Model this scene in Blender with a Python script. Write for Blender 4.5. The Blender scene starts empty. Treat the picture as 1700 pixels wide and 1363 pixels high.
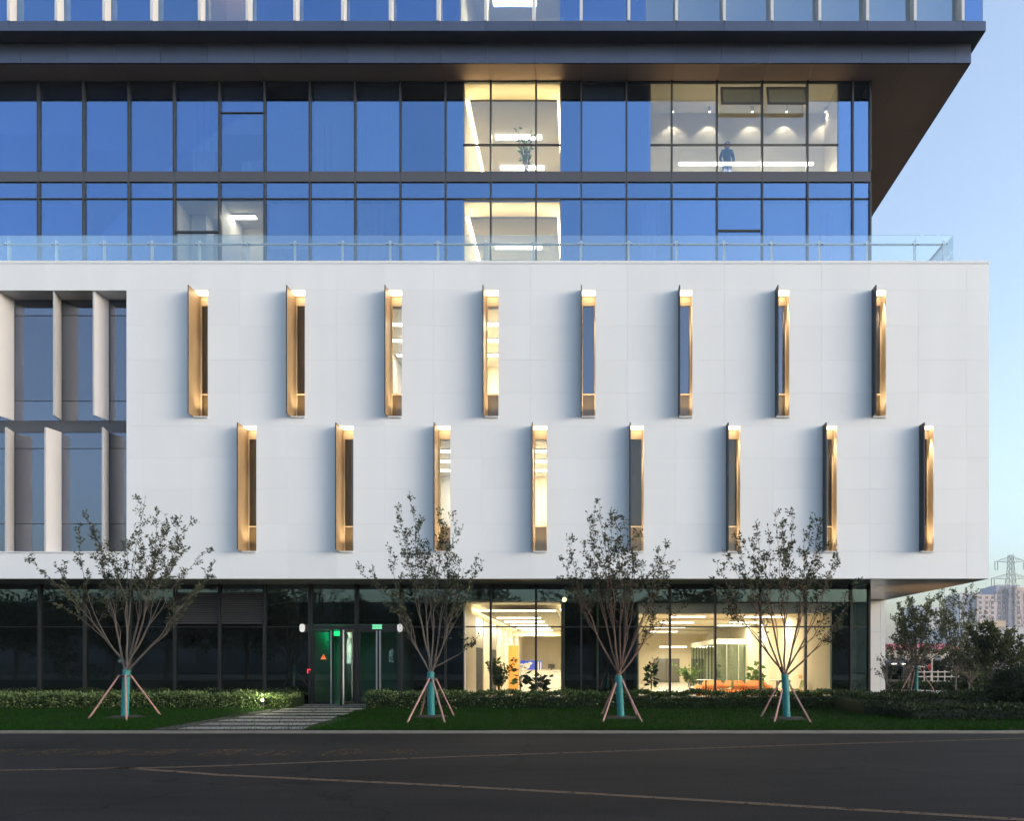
import bpy, bmesh, math, random
import numpy as np
from mathutils import Matrix, Vector

R = math.radians
scene = bpy.context.scene
COL = scene.collection

# ------------------------------------------------------------------ camera, sky, sun, exposure
EYE = 1.5            # eye height in metres
FPX = 1200.0         # focal length in photograph pixels (photograph 1700 x 1363, vanishing point 970,1100)
VX, VY = 970.0, 1100.0
cam_d = bpy.data.cameras.new('camera')
cam = bpy.data.objects.new('camera', cam_d)
COL.objects.link(cam)
cam.location = (0, 0, EYE)
cam.rotation_euler = (R(90), 0, 0)
cam_d.sensor_fit = 'HORIZONTAL'
cam_d.sensor_width = 36
cam_d.lens = 36 * FPX / 1700
cam_d.shift_x = (850 - VX) / 1700
cam_d.shift_y = (VY - 681.5) / 1700
cam_d.clip_start = 0.1
cam_d.clip_end = 6000
scene.camera = cam

SUN_EL, SUN_ROT = 6.0, 110.0        # low evening sun, to the right of and slightly behind the camera
world = bpy.data.worlds.new('World')
scene.world = world
world.use_nodes = True
wn = world.node_tree.nodes
wl = world.node_tree.links
bg = wn['Background']
sky = wn.new('ShaderNodeTexSky')
sky.sky_type = 'NISHITA'
sky.sun_disc = False
sky.sun_elevation = R(SUN_EL)
sky.sun_rotation = R(SUN_ROT)
sky.air_density = 1.0
sky.dust_density = 4.0
sky.ozone_density = 2.6
hsv = wn.new('ShaderNodeHueSaturation')        # thin high haze takes some colour out of the whole sky alike
hsv.inputs['Saturation'].default_value = 0.73
wl.new(sky.outputs[0], hsv.inputs['Color'])
wl.new(hsv.outputs[0], bg.inputs[0])
bg.inputs[1].default_value = 0.15

sun_d = bpy.data.lights.new('sun', 'SUN')
sun = bpy.data.objects.new('sun', sun_d)
COL.objects.link(sun)
sun_d.energy = 0.27
sun_d.angle = R(40)
sun_d.color = (1.0, 0.97, 0.97)
sd = Vector((math.sin(R(SUN_ROT)) * math.cos(R(SUN_EL)), math.cos(R(SUN_ROT)) * math.cos(R(SUN_EL)), math.sin(R(SUN_EL))))
sun.rotation_euler = (-sd).to_track_quat('-Z', 'Y').to_euler()
sun.location = sd * 60

vs = scene.view_settings
vs.view_transform = 'Standard'
vs.look = 'None'
vs.exposure = 2.46
vs.gamma = 1.0
vs.use_curve_mapping = False
scene.render.engine = 'CYCLES'
cy = scene.cycles
cy.use_denoising = True
cy.max_bounces = 10
cy.diffuse_bounces = 4
cy.glossy_bounces = 5
cy.transparent_max_bounces = 16
cy.transmission_bounces = 6
cy.sample_clamp_indirect = 6
cy.caustics_reflective = False
cy.caustics_refractive = False
HAZE = .0003
LAMP = 0.22           # common scale of every lamp in the place

# ------------------------------------------------------------------ helpers
def px(x, D): return (x - VX) * D / FPX
def pz(y, D): return EYE + (VY - y) * D / FPX
def pt(x, y, D): return Vector((px(x, D), D, pz(y, D)))

def wm(o):
    b = Matrix.LocRotScale(o.location, o.rotation_euler, o.scale)
    if o.parent is None: return b
    return wm(o.parent) @ o.matrix_parent_inverse @ b

def parent_to(o, p):
    o.parent = p
    o.matrix_parent_inverse = wm(p).inverted()

def tag(o, label=None, cat=None, group=None, kind=None):
    if label: o['label'] = label
    if cat: o['category'] = cat
    if group: o['group'] = group
    if kind: o['kind'] = kind
    return o

def empty(name, loc, label=None, cat=None, group=None):
    o = bpy.data.objects.new(name, None)
    COL.objects.link(o)
    o.location = loc
    o.empty_display_size = 0.3
    return tag(o, label, cat, group)

class MB:
    """collects verts and faces (world coordinates), builds ONE mesh object"""
    def __init__(s): s.v = []; s.f = []; s.m = []
    def add(s, vs_, fs_, mi=0):
        n = len(s.v)
        s.v.extend([tuple(v) for v in vs_])
        s.f.extend([tuple(i + n for i in f) for f in fs_])
        s.m.extend([mi] * len(fs_))
        return s
    def box(s, x0, x1, y0, y1, z0, z1, mi=0, faces=None):
        V = [(x0,y0,z0),(x1,y0,z0),(x1,y1,z0),(x0,y1,z0),(x0,y0,z1),(x1,y0,z1),(x1,y1,z1),(x0,y1,z1)]
        F = [(0,3,2,1),(4,5,6,7),(0,1,5,4),(1,2,6,5),(2,3,7,6),(3,0,4,7)]   # bottom top front right back left
        n = len(s.v)
        s.v.extend(V)
        for k, f in enumerate(F):
            s.f.append(tuple(i + n for i in f))
            s.m.append(faces[k] if faces else mi)
        return s
    def prism(s, pts, z0, z1, mi=0):
        n = len(pts)
        V = [(p[0], p[1], z0) for p in pts] + [(p[0], p[1], z1) for p in pts]
        F = [tuple(range(n))[::-1], tuple(range(n, 2*n))] + [(i, (i+1) % n, n + (i+1) % n, n + i) for i in range(n)]
        return s.add(V, F, mi)
    def tube(s, pts, rad, n=6, mi=0, cap=True):
        pts = [Vector(p) for p in pts]
        if not hasattr(rad, '__len__'): rad = [rad] * len(pts)
        V, F = [], []
        u = None
        for i, p in enumerate(pts):
            t = (pts[min(i+1, len(pts)-1)] - pts[max(i-1, 0)])
            if t.length < 1e-9: t = Vector((0, 0, 1))
            t.normalize()
            if u is None:
                u = t.orthogonal().normalized()
            else:
                u = u - t * u.dot(t)
                u = u.normalized() if u.length > 1e-6 else t.orthogonal().normalized()
            w = t.cross(u)
            for k in range(n):
                a = 2 * math.pi * k / n
                V.append(p + (u * math.cos(a) + w * math.sin(a)) * rad[i])
        for i in range(len(pts) - 1):
            for k in range(n):
                F.append((i*n + k, i*n + (k+1) % n, (i+1)*n + (k+1) % n, (i+1)*n + k))
        if cap:
            F.append(tuple(range(n))[::-1]); F.append(tuple(range((len(pts)-1)*n, len(pts)*n)))
        return s.add(V, F, mi)
    def lathe(s, c, prof, n=16, mi=0):
        V, F = [], []
        for r, z in prof:
            for k in range(n):
                a = 2 * math.pi * k / n
                V.append((c[0] + r * math.cos(a), c[1] + r * math.sin(a), c[2] + z))
        for i in range(len(prof) - 1):
            for k in range(n):
                F.append((i*n + k, i*n + (k+1) % n, (i+1)*n + (k+1) % n, (i+1)*n + k))
        F.append(tuple(range(n))[::-1]); F.append(tuple(range((len(prof)-1)*n, len(prof)*n)))
        return s.add(V, F, mi)
    def build(s, name, mats, parent=None, smooth=False):
        me = bpy.data.meshes.new(name)
        me.from_pydata(s.v, [], s.f)
        if not isinstance(mats, (list, tuple)): mats = [mats]
        for m in mats: me.materials.append(m)
        if any(s.m): me.polygons.foreach_set('material_index', s.m)
        if smooth: me.polygons.foreach_set('use_smooth', [True] * len(me.polygons))
        me.update()
        o = bpy.data.objects.new(name, me)
        COL.objects.link(o)
        if parent is not None: parent_to(o, parent)
        return o

def box(name, mat, parent, *a, **k):
    return MB().box(*a, **k).build(name, mat, parent)

def cards(name, P, N, L, W, mats, parent=None, seed=0, up=0.0, mi=None):
    """many small folded leaves: centres P, axis directions N, lengths L, widths W -> one mesh"""
    rng = np.random.default_rng(seed)
    P = np.asarray(P, float); n = len(P)
    N = np.asarray(N, float); N /= np.linalg.norm(N, axis=1, keepdims=True) + 1e-9
    rv = rng.normal(size=(n, 3)); 
    S = np.cross(N, rv); S /= np.linalg.norm(S, axis=1, keepdims=True) + 1e-9
    T = np.cross(N, S)
    L = np.broadcast_to(L, (n,))[:, None]; W = np.broadcast_to(W, (n,))[:, None]
    a = P; b = P + N * L * .5 + S * W * .5 + T * W * .15; c = P + N * L; d = P + N * L * .5 - S * W * .5 + T * W * .15
    V = np.stack([a, b, c, d], 1).reshape(-1, 3)
    me = bpy.data.meshes.new(name)
    me.vertices.add(4 * n); me.vertices.foreach_set('co', V.ravel().astype(np.float32))
    idx = np.arange(4 * n).reshape(n, 4)
    tri = np.concatenate([idx[:, [0, 1, 2]], idx[:, [0, 2, 3]]], 1).reshape(-1, 3)
    me.loops.add(tri.size); me.loops.foreach_set('vertex_index', tri.ravel().astype(np.int32))
    me.polygons.add(len(tri)); me.polygons.foreach_set('loop_start', (np.arange(len(tri)) * 3).astype(np.int32))
    if not isinstance(mats, (list, tuple)): mats = [mats]
    for m in mats: me.materials.append(m)
    if len(mats) > 1:
        pick = rng.integers(0, len(mats), n) if mi is None else np.asarray(mi)
        me.polygons.foreach_set('material_index', np.repeat(pick, 2).astype(np.int32))
    me.update(calc_edges=True)
    o = bpy.data.objects.new(name, me)
    COL.objects.link(o)
    if parent is not None: parent_to(o, parent)
    return o

def text_mesh(name, cu, m):
    tmp = bpy.data.objects.new('tmp', cu); COL.objects.link(tmp)
    dg = bpy.context.evaluated_depsgraph_get()
    me = bpy.data.meshes.new_from_object(tmp.evaluated_get(dg))
    bpy.data.objects.remove(tmp)
    me.name = name; me.materials.clear(); me.materials.append(m)
    o = bpy.data.objects.new(name, me); COL.objects.link(o)
    return o

# ------------------------------------------------------------------ materials
def mat(name, col=(.5,.5,.5), rough=.6, metal=0.0, noise=0.0, scale=5.0, bump=0.0, bscale=60.0, spec=.5, rnd=0.0, emit=None, es=0.0, detail=4, stretch=None):
    m = bpy.data.materials.new(name); m.use_nodes = True
    nt = m.node_tree; nd = nt.nodes; lk = nt.links
    b = nd['Principled BSDF']
    b.inputs['Roughness'].default_value = rough
    b.inputs['Metallic'].default_value = metal
    b.inputs['Specular IOR Level'].default_value = spec
    b.inputs['Base Color'].default_value = (*col, 1)
    geo = None
    if noise or bump:
        tc = nd.new('ShaderNodeTexCoord'); geo = tc.outputs['Object']
        if stretch:
            mp = nd.new('ShaderNodeMapping'); mp.inputs['Scale'].default_value = stretch
            lk.new(geo, mp.inputs[0]); geo = mp.outputs[0]
    last = None
    if noise:
        nz = nd.new('ShaderNodeTexNoise'); nz.inputs['Scale'].default_value = scale; nz.inputs['Detail'].default_value = detail
        lk.new(geo, nz.inputs['Vector'])
        mr = nd.new('ShaderNodeMapRange'); mr.inputs['From Min'].default_value = .25; mr.inputs['From Max'].default_value = .75
        mr.inputs['To Min'].default_value = 1 - noise; mr.inputs['To Max'].default_value = 1 + noise
        lk.new(nz.outputs['Fac'], mr.inputs['Value']); last = mr.outputs[0]
    if rnd:
        oi = nd.new('ShaderNodeObjectInfo')
        mr2 = nd.new('ShaderNodeMapRange'); mr2.inputs['To Min'].default_value = 1 - rnd; mr2.inputs['To Max'].default_value = 1 + rnd
        lk.new(oi.outputs['Random'], mr2.inputs['Value'])
        if last is None: last = mr2.outputs[0]
        else:
            mu = nd.new('ShaderNodeMath'); mu.operation = 'MULTIPLY'
            lk.new(last, mu.inputs[0]); lk.new(mr2.outputs[0], mu.inputs[1]); last = mu.outputs[0]
    if last is not None:
        mx = nd.new('ShaderNodeVectorMath'); mx.operation = 'SCALE'
        mx.inputs[0].default_value = col; lk.new(last, mx.inputs['Scale'])
        lk.new(mx.outputs[0], b.inputs['Base Color'])
    if bump:
        nb = nd.new('ShaderNodeTexNoise'); nb.inputs['Scale'].default_value = bscale; nb.inputs['Detail'].default_value = 5
        lk.new(geo, nb.inputs['Vector'])
        bp = nd.new('ShaderNodeBump'); bp.inputs['Strength'].default_value = bump; bp.inputs['Distance'].default_value = .02
        lk.new(nb.outputs['Fac'], bp.inputs['Height']); lk.new(bp.outputs[0], b.inputs['Normal'])
    if emit:
        b.inputs['Emission Color'].default_value = (*emit, 1)
        b.inputs['Emission Strength'].default_value = es
    return m

def emis(name, col, s):
    m = bpy.data.materials.new(name); m.use_nodes = True
    nt = m.node_tree; nt.nodes.remove(nt.nodes['Principled BSDF'])
    e = nt.nodes.new('ShaderNodeEmission'); e.inputs[0].default_value = (*col, 1); e.inputs[1].default_value = s * LAMP
    nt.links.new(e.outputs[0], nt.nodes['Material Output'].inputs[0])
    return m

def glass(name, refl, fac, tint, rough=0.0, fres=0.5, wav=0.0, rnd=0.0):
    """coated architectural glass: part of the light passes, part is mirrored (more at a glance)"""
    m = bpy.data.materials.new(name); m.use_nodes = True
    nt = m.node_tree; nd = nt.nodes; lk = nt.links
    nd.remove(nd['Principled BSDF'])
    g = nd.new('ShaderNodeBsdfGlossy'); g.inputs['Color'].default_value = (*refl, 1); g.inputs['Roughness'].default_value = rough
    t = nd.new('ShaderNodeBsdfTransparent'); t.inputs['Color'].default_value = (*tint, 1)
    fr = nd.new('ShaderNodeFresnel'); fr.inputs['IOR'].default_value = 1.5
    mr = nd.new('ShaderNodeMapRange'); mr.inputs['To Min'].default_value = fac; mr.inputs['To Max'].default_value = fac + fres
    lk.new(fr.outputs[0], mr.inputs['Value'])
    mx = nd.new('ShaderNodeMixShader')
    fo = mr.outputs[0]
    if rnd:
        oi = nd.new('ShaderNodeObjectInfo'); q = nd.new('ShaderNodeMapRange'); q.inputs['To Min'].default_value = 1 - rnd; q.inputs['To Max'].default_value = 1 + rnd
        lk.new(oi.outputs['Random'], q.inputs['Value']); mu = nd.new('ShaderNodeMath'); mu.operation = 'MULTIPLY'
        lk.new(fo, mu.inputs[0]); lk.new(q.outputs[0], mu.inputs[1]); fo = mu.outputs[0]
    lk.new(fo, mx.inputs[0]); lk.new(t.outputs[0], mx.inputs[1]); lk.new(g.outputs[0], mx.inputs[2])
    if wav:
        tc = nd.new('ShaderNodeTexCoord')
        nz = nd.new('ShaderNodeTexNoise'); nz.inputs['Scale'].default_value = .55; nz.inputs['Detail'].default_value = 1
        lk.new(tc.outputs['Object'], nz.inputs['Vector'])
        bp = nd.new('ShaderNodeBump'); bp.inputs['Strength'].default_value = wav; bp.inputs['Distance'].default_value = .05
        lk.new(nz.outputs['Fac'], bp.inputs['Height']); lk.new(bp.outputs[0], g.inputs['Normal'])
    lk.new(mx.outputs[0], nd['Material Output'].inputs[0])
    return m

M = {}
M['white'] = mat('white_panel', (.745,.77,.80), .62, 0, .035, .5, rnd=.02, detail=5, stretch=(1.6,1.6,.35))
M['joint'] = mat('joint_grey', (.72,.72,.73), .7)
M['fascia'] = mat('grey_blue_fascia', (.085,.108,.165), .34, .55, .05, 1.2, rnd=.07)
M['mull'] = mat('dark_mullion', (.045,.048,.052), .45, .3)
M['gmull'] = mat('ground_mullion', (.017,.018,.02), .45, .3)
M['spandrel'] = mat('spandrel_grey', (.085,.085,.095), .4, .2, rnd=.05)
M['soffit'] = mat('bronze_soffit', (.50,.33,.25), .5, .1, .06, .8, rnd=.05)
M['psoffit'] = mat('aluminium_soffit', (.42,.40,.38), .32, .6, .04, .6, rnd=.05)
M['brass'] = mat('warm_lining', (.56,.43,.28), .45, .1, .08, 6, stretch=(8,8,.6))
M['brassdim'] = mat('dimmed_fin_lining', (.25,.175,.10), .5, .1, .08, 6, stretch=(8,8,.6))  # darker copy of warm_lining, its dimmer light painted into the colour
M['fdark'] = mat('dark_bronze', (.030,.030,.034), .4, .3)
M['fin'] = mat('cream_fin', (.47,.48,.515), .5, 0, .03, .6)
M['finR'] = mat('black_shade_fin_back', (.012,.012,.013), .8)  # black shade painted on fin backs turned right, mirrored in the glass
M['finL'] = mat('grey_shade_fin_back', (.07,.07,.07), .5)  # greyer painted shade on fin backs turned left
M['wfin'] = mat('white_fin', (.60,.61,.63), .45)
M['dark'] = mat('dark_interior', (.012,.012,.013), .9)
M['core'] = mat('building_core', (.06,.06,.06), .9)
M['gT'] = glass('tower_glass', (.36,.60,1.0), .35, (.70,.78,.86), wav=.012, rnd=.15)
M['gTc'] = glass('tower_clear_glass', (.6,.78,1.0), .10, (.86,.88,.86), wav=.01)
M['gP'] = glass('podium_glass', (.56,.62,.77), .27, (.42,.44,.47), wav=.01, rnd=.08)
M['gPb'] = glass('bronze_clear_glass', (.8,.82,.85), .05, (.80,.76,.66), wav=.01)
M['gold'] = mat('olive_gold_screen', (.38,.29,.12), .6, 0, .2, 3, stretch=(10,10,.6))
M['gPc'] = glass('podium_clear_glass', (.8,.88,1.0), .06, (.86,.87,.85))
M['gG'] = glass('ground_glass', (.62,.80,.80), .10, (.55,.62,.60), wav=.012)
M['gR'] = glass('railing_glass', (.9,.97,1.0), .10, (.93,.97,.975))
M['steel'] = mat('brushed_steel', (.62,.64,.66), .3, .85)
M['rail'] = mat('rail_paint', (.78,.83,.86), .35, .2)
M['iwall'] = mat('cream_interior_wall', (.72,.65,.50), .8, 0, .03, 1.5)
M['iwall2'] = mat('beige_wall_panel', (.62,.53,.42), .5, 0, .03, 1.5)
M['iceil'] = mat('interior_ceiling', (.62,.58,.48), .8)
M['igrey'] = mat('grey_ceiling_panel', (.56,.54,.46), .7)
M['ifloor'] = mat('interior_floor', (.45,.42,.37), .25, 0, .04, 2)
M['iwhite'] = mat('white_interior', (.78,.78,.78), .6)
M['wood'] = mat('brown_wood', (.14,.075,.04), .5, 0, .25, 3, stretch=(12,12,.8))
M['orange'] = mat('orange_wall', (.75,.33,.07), .6, 0, .03, 2)
M['sofa'] = mat('orange_fabric', (.72,.22,.07), .85, 0, .06, 8, bump=.15, bscale=150)
M['blind'] = mat('grey_blind', (.74,.77,.82), .9, 0, .02, 3, rnd=.22)
M['blind2'] = mat('pale_blind', (.78,.77,.80), .9, 0, .02, 3)
M['eW'] = emis('warm_lamp', (1.0,.80,.50), 6)
M['eN'] = emis('neutral_lamp', (1.0,.90,.74), 9)
M['eS'] = emis('slit_lamp', (1.0,.80,.52), 7)
M['asphalt'] = None

# ------------------------------------------------------------------ ground materials
def asphalt():
    m = bpy.data.materials.new('asphalt'); m.use_nodes = True
    nt = m.node_tree; nd = nt.nodes; lk = nt.links; b = nd['Principled BSDF']
    tc = nd.new('ShaderNodeTexCoord')
    def nz(s, d, st=(1,1,1)):
        mp = nd.new('ShaderNodeMapping'); mp.inputs['Scale'].default_value = st; lk.new(tc.outputs['Object'], mp.inputs[0])
        n = nd.new('ShaderNodeTexNoise'); n.inputs['Scale'].default_value = s; n.inputs['Detail'].default_value = d
        lk.new(mp.outputs[0], n.inputs['Vector']); return n.outputs['Fac']
    big = nz(.35, 6, (.4,1.6,1)); fine = nz(38, 5); mid = nz(2.2, 6, (.25,1.6,1))
    def mrg(v, lo, hi, a, c):
        r = nd.new('ShaderNodeMapRange'); r.inputs['From Min'].default_value = lo; r.inputs['From Max'].default_value = hi
        r.inputs['To Min'].default_value = a; r.inputs['To Max'].default_value = c; lk.new(v, r.inputs['Value']); return r.outputs[0]
    def mul(a, c):
        q = nd.new('ShaderNodeMath'); q.operation = 'MULTIPLY'; lk.new(a, q.inputs[0]); lk.new(c, q.inputs[1]); return q.outputs[0]
    f = mul(mul(mrg(big, .3, .7, .72, 1.28), mrg(fine, .32, .68, .5, 1.5)), mrg(mid, .3, .7, .82, 1.18))
    vo = nd.new('ShaderNodeTexVoronoi'); vo.feature = 'DISTANCE_TO_EDGE'; vo.inputs['Scale'].default_value = .16
    wob = nd.new('ShaderNodeTexNoise'); wob.inputs['Scale'].default_value = 1.5; wob.inputs['Detail'].default_value = 5
    lk.new(tc.outputs['Object'], wob.inputs['Vector'])
    va = nd.new('ShaderNodeVectorMath'); va.operation = 'MULTIPLY_ADD'; va.inputs[1].default_value = (1.2,1.2,0)
    lk.new(wob.outputs['Color'], va.inputs[0]); lk.new(tc.outputs['Object'], va.inputs[2])
    lk.new(va.outputs[0], vo.inputs['Vector'])
    f = mul(f, mrg(vo.outputs['Distance'], 0, .007, .35, 1))
    sc = nd.new('ShaderNodeVectorMath'); sc.operation = 'SCALE'; sc.inputs[0].default_value = (.0145,.0128,.012)
    lk.new(f, sc.inputs['Scale']); lk.new(sc.outputs[0], b.inputs['Base Color'])
    b.inputs['Roughness'].default_value = .85
    b.inputs['Specular IOR Level'].default_value = .10
    bp = nd.new('ShaderNodeBump'); bp.inputs['Strength'].default_value = .35; bp.inputs['Distance'].default_value = .006
    lk.new(fine, bp.inputs['Height']); lk.new(bp.outputs[0], b.inputs['Normal'])
    return m
def worn_paint(name, col, cover):
    """road paint worn through to the asphalt"""
    m = bpy.data.materials.new(name); m.use_nodes = True
    nt = m.node_tree; nd = nt.nodes; lk = nt.links; b = nd['Principled BSDF']
    tc = nd.new('ShaderNodeTexCoord')
    n = nd.new('ShaderNodeTexNoise'); n.inputs['Scale'].default_value = 9; n.inputs['Detail'].default_value = 7; n.inputs['Roughness'].default_value = .7
    lk.new(tc.outputs['Object'], n.inputs['Vector'])
    r = nd.new('ShaderNodeMapRange'); r.inputs['From Min'].default_value = .62 - cover * .3; r.inputs['From Max'].default_value = .72 - cover * .3
    lk.new(n.outputs['Fac'], r.inputs['Value'])
    t = nd.new('ShaderNodeBsdfTransparent'); mx = nd.new('ShaderNodeMixShader')
    b.inputs['Base Color'].default_value = (*col, 1); b.inputs['Roughness'].default_value = .95; b.inputs['Specular IOR Level'].default_value = .05
    lk.new(r.outputs[0], mx.inputs[0]); lk.new(t.outputs[0], mx.inputs[1]); lk.new(b.outputs[0], mx.inputs[2])
    lk.new(mx.outputs[0], nd['Material Output'].inputs[0])
    return m
M['asphalt'] = asphalt()
M['yellow'] = worn_paint('worn_yellow_paint', (.105,.076,.055), .9)
M['yellow2'] = worn_paint('worn_yellow_lettering', (.11,.072,.042), .62)
M['kerb'] = mat('kerb_stone', (.17,.16,.145), .8, 0, .12, 3, bump=.2)
M['soil'] = mat('soil', (.018,.013,.010), .95, 0, .3, 6, bump=.6, bscale=25)
M['lawn'] = mat('lawn_ground', (.006,.013,.003), .95, 0, .3, 3, spec=.05)
M['ground'] = mat('far_ground', (.05,.05,.045), .95, 0, .2, .1)
M['slab'] = mat('stone_slab', (.19,.18,.165), .8, 0, .18, 5, bump=.25, bscale=40, rnd=.12)
M['path'] = mat('path_concrete', (.34,.33,.32), .85, 0, .06, 2)
def leaf(name, col, tr=.25, var=.3, spec=.25):
    m = mat(name, col, .55, 0, var, 9, spec=spec)
    nt = m.node_tree; nd = nt.nodes; lk = nt.links; b = nd['Principled BSDF']
    tl = nd.new('ShaderNodeBsdfTranslucent'); tl.inputs[0].default_value = (col[0]*1.2, col[1]*1.25, col[2]*.7, 1)
    ad = nd.new('ShaderNodeMixShader'); ad.inputs[0].default_value = tr
    lk.new(b.outputs[0], ad.inputs[1]); lk.new(tl.outputs[0], ad.inputs[2]); lk.new(ad.outputs[0], nd['Material Output'].inputs[0])
    return m
M['grass1'] = leaf('grass_blade', (.009,.048,.003), spec=.02); M['grass2'] = leaf('grass_blade_dry', (.016,.028,.005), spec=.05)
M['leafA'] = leaf('tree_leaf', (.042,.056,.028)); M['leafB'] = leaf('tree_leaf_dark', (.024,.033,.018)); M['leafC'] = leaf('tree_leaf_olive', (.055,.062,.028))
M['gleafA'] = leaf('garden_leaf', (.065,.085,.035)); M['gleafB'] = leaf('garden_leaf_olive', (.10,.11,.05)); M['hedA'] = leaf('hedge_leaf', (.024,.048,.012)); M['hedB'] = leaf('hedge_leaf_dark', (.012,.024,.008)); M['hedC'] = leaf('hedge_leaf_pale', (.10,.15,.055))
M['plantA'] = leaf('plant_leaf', (.09,.17,.05), tr=.4); M['plantB'] = leaf('plant_leaf_dark', (.018,.04,.015))
M['brownleaf'] = leaf('brown_leaf', (.045,.03,.018))
M['bark'] = mat('pale_bark', (.095,.08,.068), .8, 0, .3, 12, bump=.3, bscale=40)
M['barkr'] = mat('reddish_bark', (.12,.07,.05), .8, 0, .3, 12, bump=.3, bscale=40)
M['wrap'] = mat('turquoise_wrap', (.008,.17,.18), .55, 0, .25, 14, bump=.5, bscale=30, stretch=(1,1,4))
M['stake'] = mat('pinkish_wood', (.34,.19,.17), .75, 0, .2, 10)

def tagk(o, kind='structure'):
    o['kind'] = kind
    return o

# ------------------------------------------------------------------ ground, road, lawn
KD, KD2 = 15.22, 15.36
def lawn_z(d): return .055 + .045 * min(1, max(0, (d - KD2) / 7.0))
gnd = tagk(MB().add([(-900,-700,-.03),(900,-700,-.03),(900,1500,-.03),(-900,1500,-.03)], [(0,1,2,3)]).build('ground', M['ground']))
road = tagk(MB().add([(-120,-9.0,0),(120,-9.0,0),(120,KD,0),(-120,KD,0)], [(0,1,2,3)]).build('road', M['asphalt']))
rg = random.Random(3)
kerb = MB()
kerb.box(-60, 60, KD + .004, KD2 - .004, -.02, .044)
kerb_o = tagk(kerb.build('kerb', M['kerb']))
x = -24.0
while x < 24:
    w = .998
    box('kerb_stone', M['kerb'], kerb_o, x, x + w - .008, KD, KD2, -.02, .05 + rg.uniform(-.003, .003))
    x += w
b_ = MB()
ds = [KD2, 17, 19, 21, 22.4, 23.9]
V = []
for d in ds: V += [(-60, d, lawn_z(d)), (60, d, lawn_z(d))]
b_.add(V, [(2*i, 2*i+1, 2*i+3, 2*i+2) for i in range(len(ds)-1)])
b_.add([(9.6, 23.9, .1), (60, 23.9, .1), (60, 75, .1), (9.6, 75, .1)], [(0,1,2,3)])
lawn = tagk(b_.build('lawn', M['lawn']))

# yellow fire lane lines (polylines on the asphalt)
def road_line(name, pts, w, m):
    P = []
    for (x_, y_) in pts:
        D = EYE * FPX / (y_ - VY); P.append(Vector((px(x_, D), D, .004)))
    V, F = [], []
    for i, p in enumerate(P):
        t = (P[min(i+1, len(P)-1)] - P[max(i-1, 0)]).normalized(); n = Vector((-t.y, t.x, 0))
        V += [p - n * w / 2, p + n * w / 2]
    for i in range(len(P)-1): F.append((2*i, 2*i+2, 2*i+3, 2*i+1))
    o = MB().add(V, F).build(name, m, road)
    return o
road_line('painted_line', [(-260,1281),(0,1280),(200,1276.5),(300,1274.5),(380,1272),(720,1258.5),(950,1250.5),(1300,1238.5),(1700,1226.5),(2100,1214)], .12, M['yellow'])
road_line('painted_line', [(170,1275.5),(210,1276.5),(300,1282.5),(362,1287.5),(480,1293),(720,1304.5),(1000,1320),(1400,1344),(1700,1362),(1900,1373)], .13, M['yellow'])
# fire lane lettering in worn yellow paint
for ch, x_ in zip('消防通道禁止停车', (-25, 78, 168, 262, 370, 463, 569, 664)):
    cu = bpy.data.curves.new('road_lettering', 'FONT'); cu.body = ch; cu.size = 1.02; cu.align_x = 'CENTER'; cu.align_y = 'CENTER'
    cu.materials.append(M['yellow2'])
    o = text_mesh('road_lettering', cu, M['yellow2'])
    D = 11.95; o.location = (px(x_, D), D, .005)
    o.scale = (.72, .95, 1)
    parent_to(o, road)

# stepping slabs to the entrance
path = MB().add([(-9.3,15.45,.059),(-5.8,15.45,.059),(-6.3,23.85,.104),(-9.4,23.85,.104)], [(0,1,2,3)]).build('entrance_path', M['soil'])
tagk(path)
d = 15.55; k = 0
while d < 23.5:
    w = .50
    t = (d - 15.5) / 8
    xl = px(290, 15.6) - .2 * t + rg.uniform(-.12, .12); xr = px(500, 15.6) - .75 * t + rg.uniform(-.1, .1)
    nseg = 2
    xm = xl + (xr - xl) * rg.uniform(.4, .6)
    for (a, c) in ((xl, xm - .006), (xm + .006, xr)):
        z = lawn_z(d)
        box('stone_slab', M['slab'], path, a, c, d, d + w, z - .04, z + .010 + rg.uniform(-.002, .002))
    d += .98; k += 1
box('doorstep', M['slab'], path, -9.2, -6.0, 23.5, 23.88, .06, .118)

# grass blades (one mass)
nprng = np.random.default_rng(5)
n = 150000
gx = nprng.uniform(-19, 14.5, n); gd = KD2 + .02 + (8.2) * nprng.random(n) ** 1.25
keep = ~((gx > -9.35 - 0*gd) & (gx < -6.0 - .1 * (gd - 15.4)) & (nprng.random(n) > .10))
for bx in (212, 716, 1029, 1305):
    cx = px(bx, 18.8); keep &= ((gx - cx) ** 2 + (gd - 18.8) ** 2 > (.42 + .12 * nprng.random(n)) ** 2)
gx, gd = gx[keep], gd[keep]
gz = .055 + .045 * np.clip((gd - KD2) / 7.0, 0, 1)
patch = np.sin(gx * 1.3 + 2 * np.sin(gd)) * np.sin(gd * 2.1 + gx * .4)
tilt = nprng.normal(0, .45, (len(gx), 2))
o = cards('grass', np.stack([gx, gd, gz - .004], 1), np.column_stack([tilt, np.ones(len(gx))]), nprng.uniform(.025, .065, len(gx)) * (1 + .25 * patch), .012,
          [M['grass1'], M['grass2']], seed=1, mi=(nprng.random(len(gx)) < .12 + .12 * (patch > .3)).astype(int))
tag(o, 'short dark green lawn grass between the kerb and the hedges', 'grass', kind='stuff')

# ------------------------------------------------------------------ the building
PD, GD, RD = 22.36, 24.0, 22.92          # podium face, glass line, back of the reveals
UD = 23.0                                 # glass of the floors above the ledge
bld = empty('office_building', (0, 30, 0), 'modern office building with white slit window podium under a blue glass tower', 'building')
XL, XR = -26.0, px(1642, PD)

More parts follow.
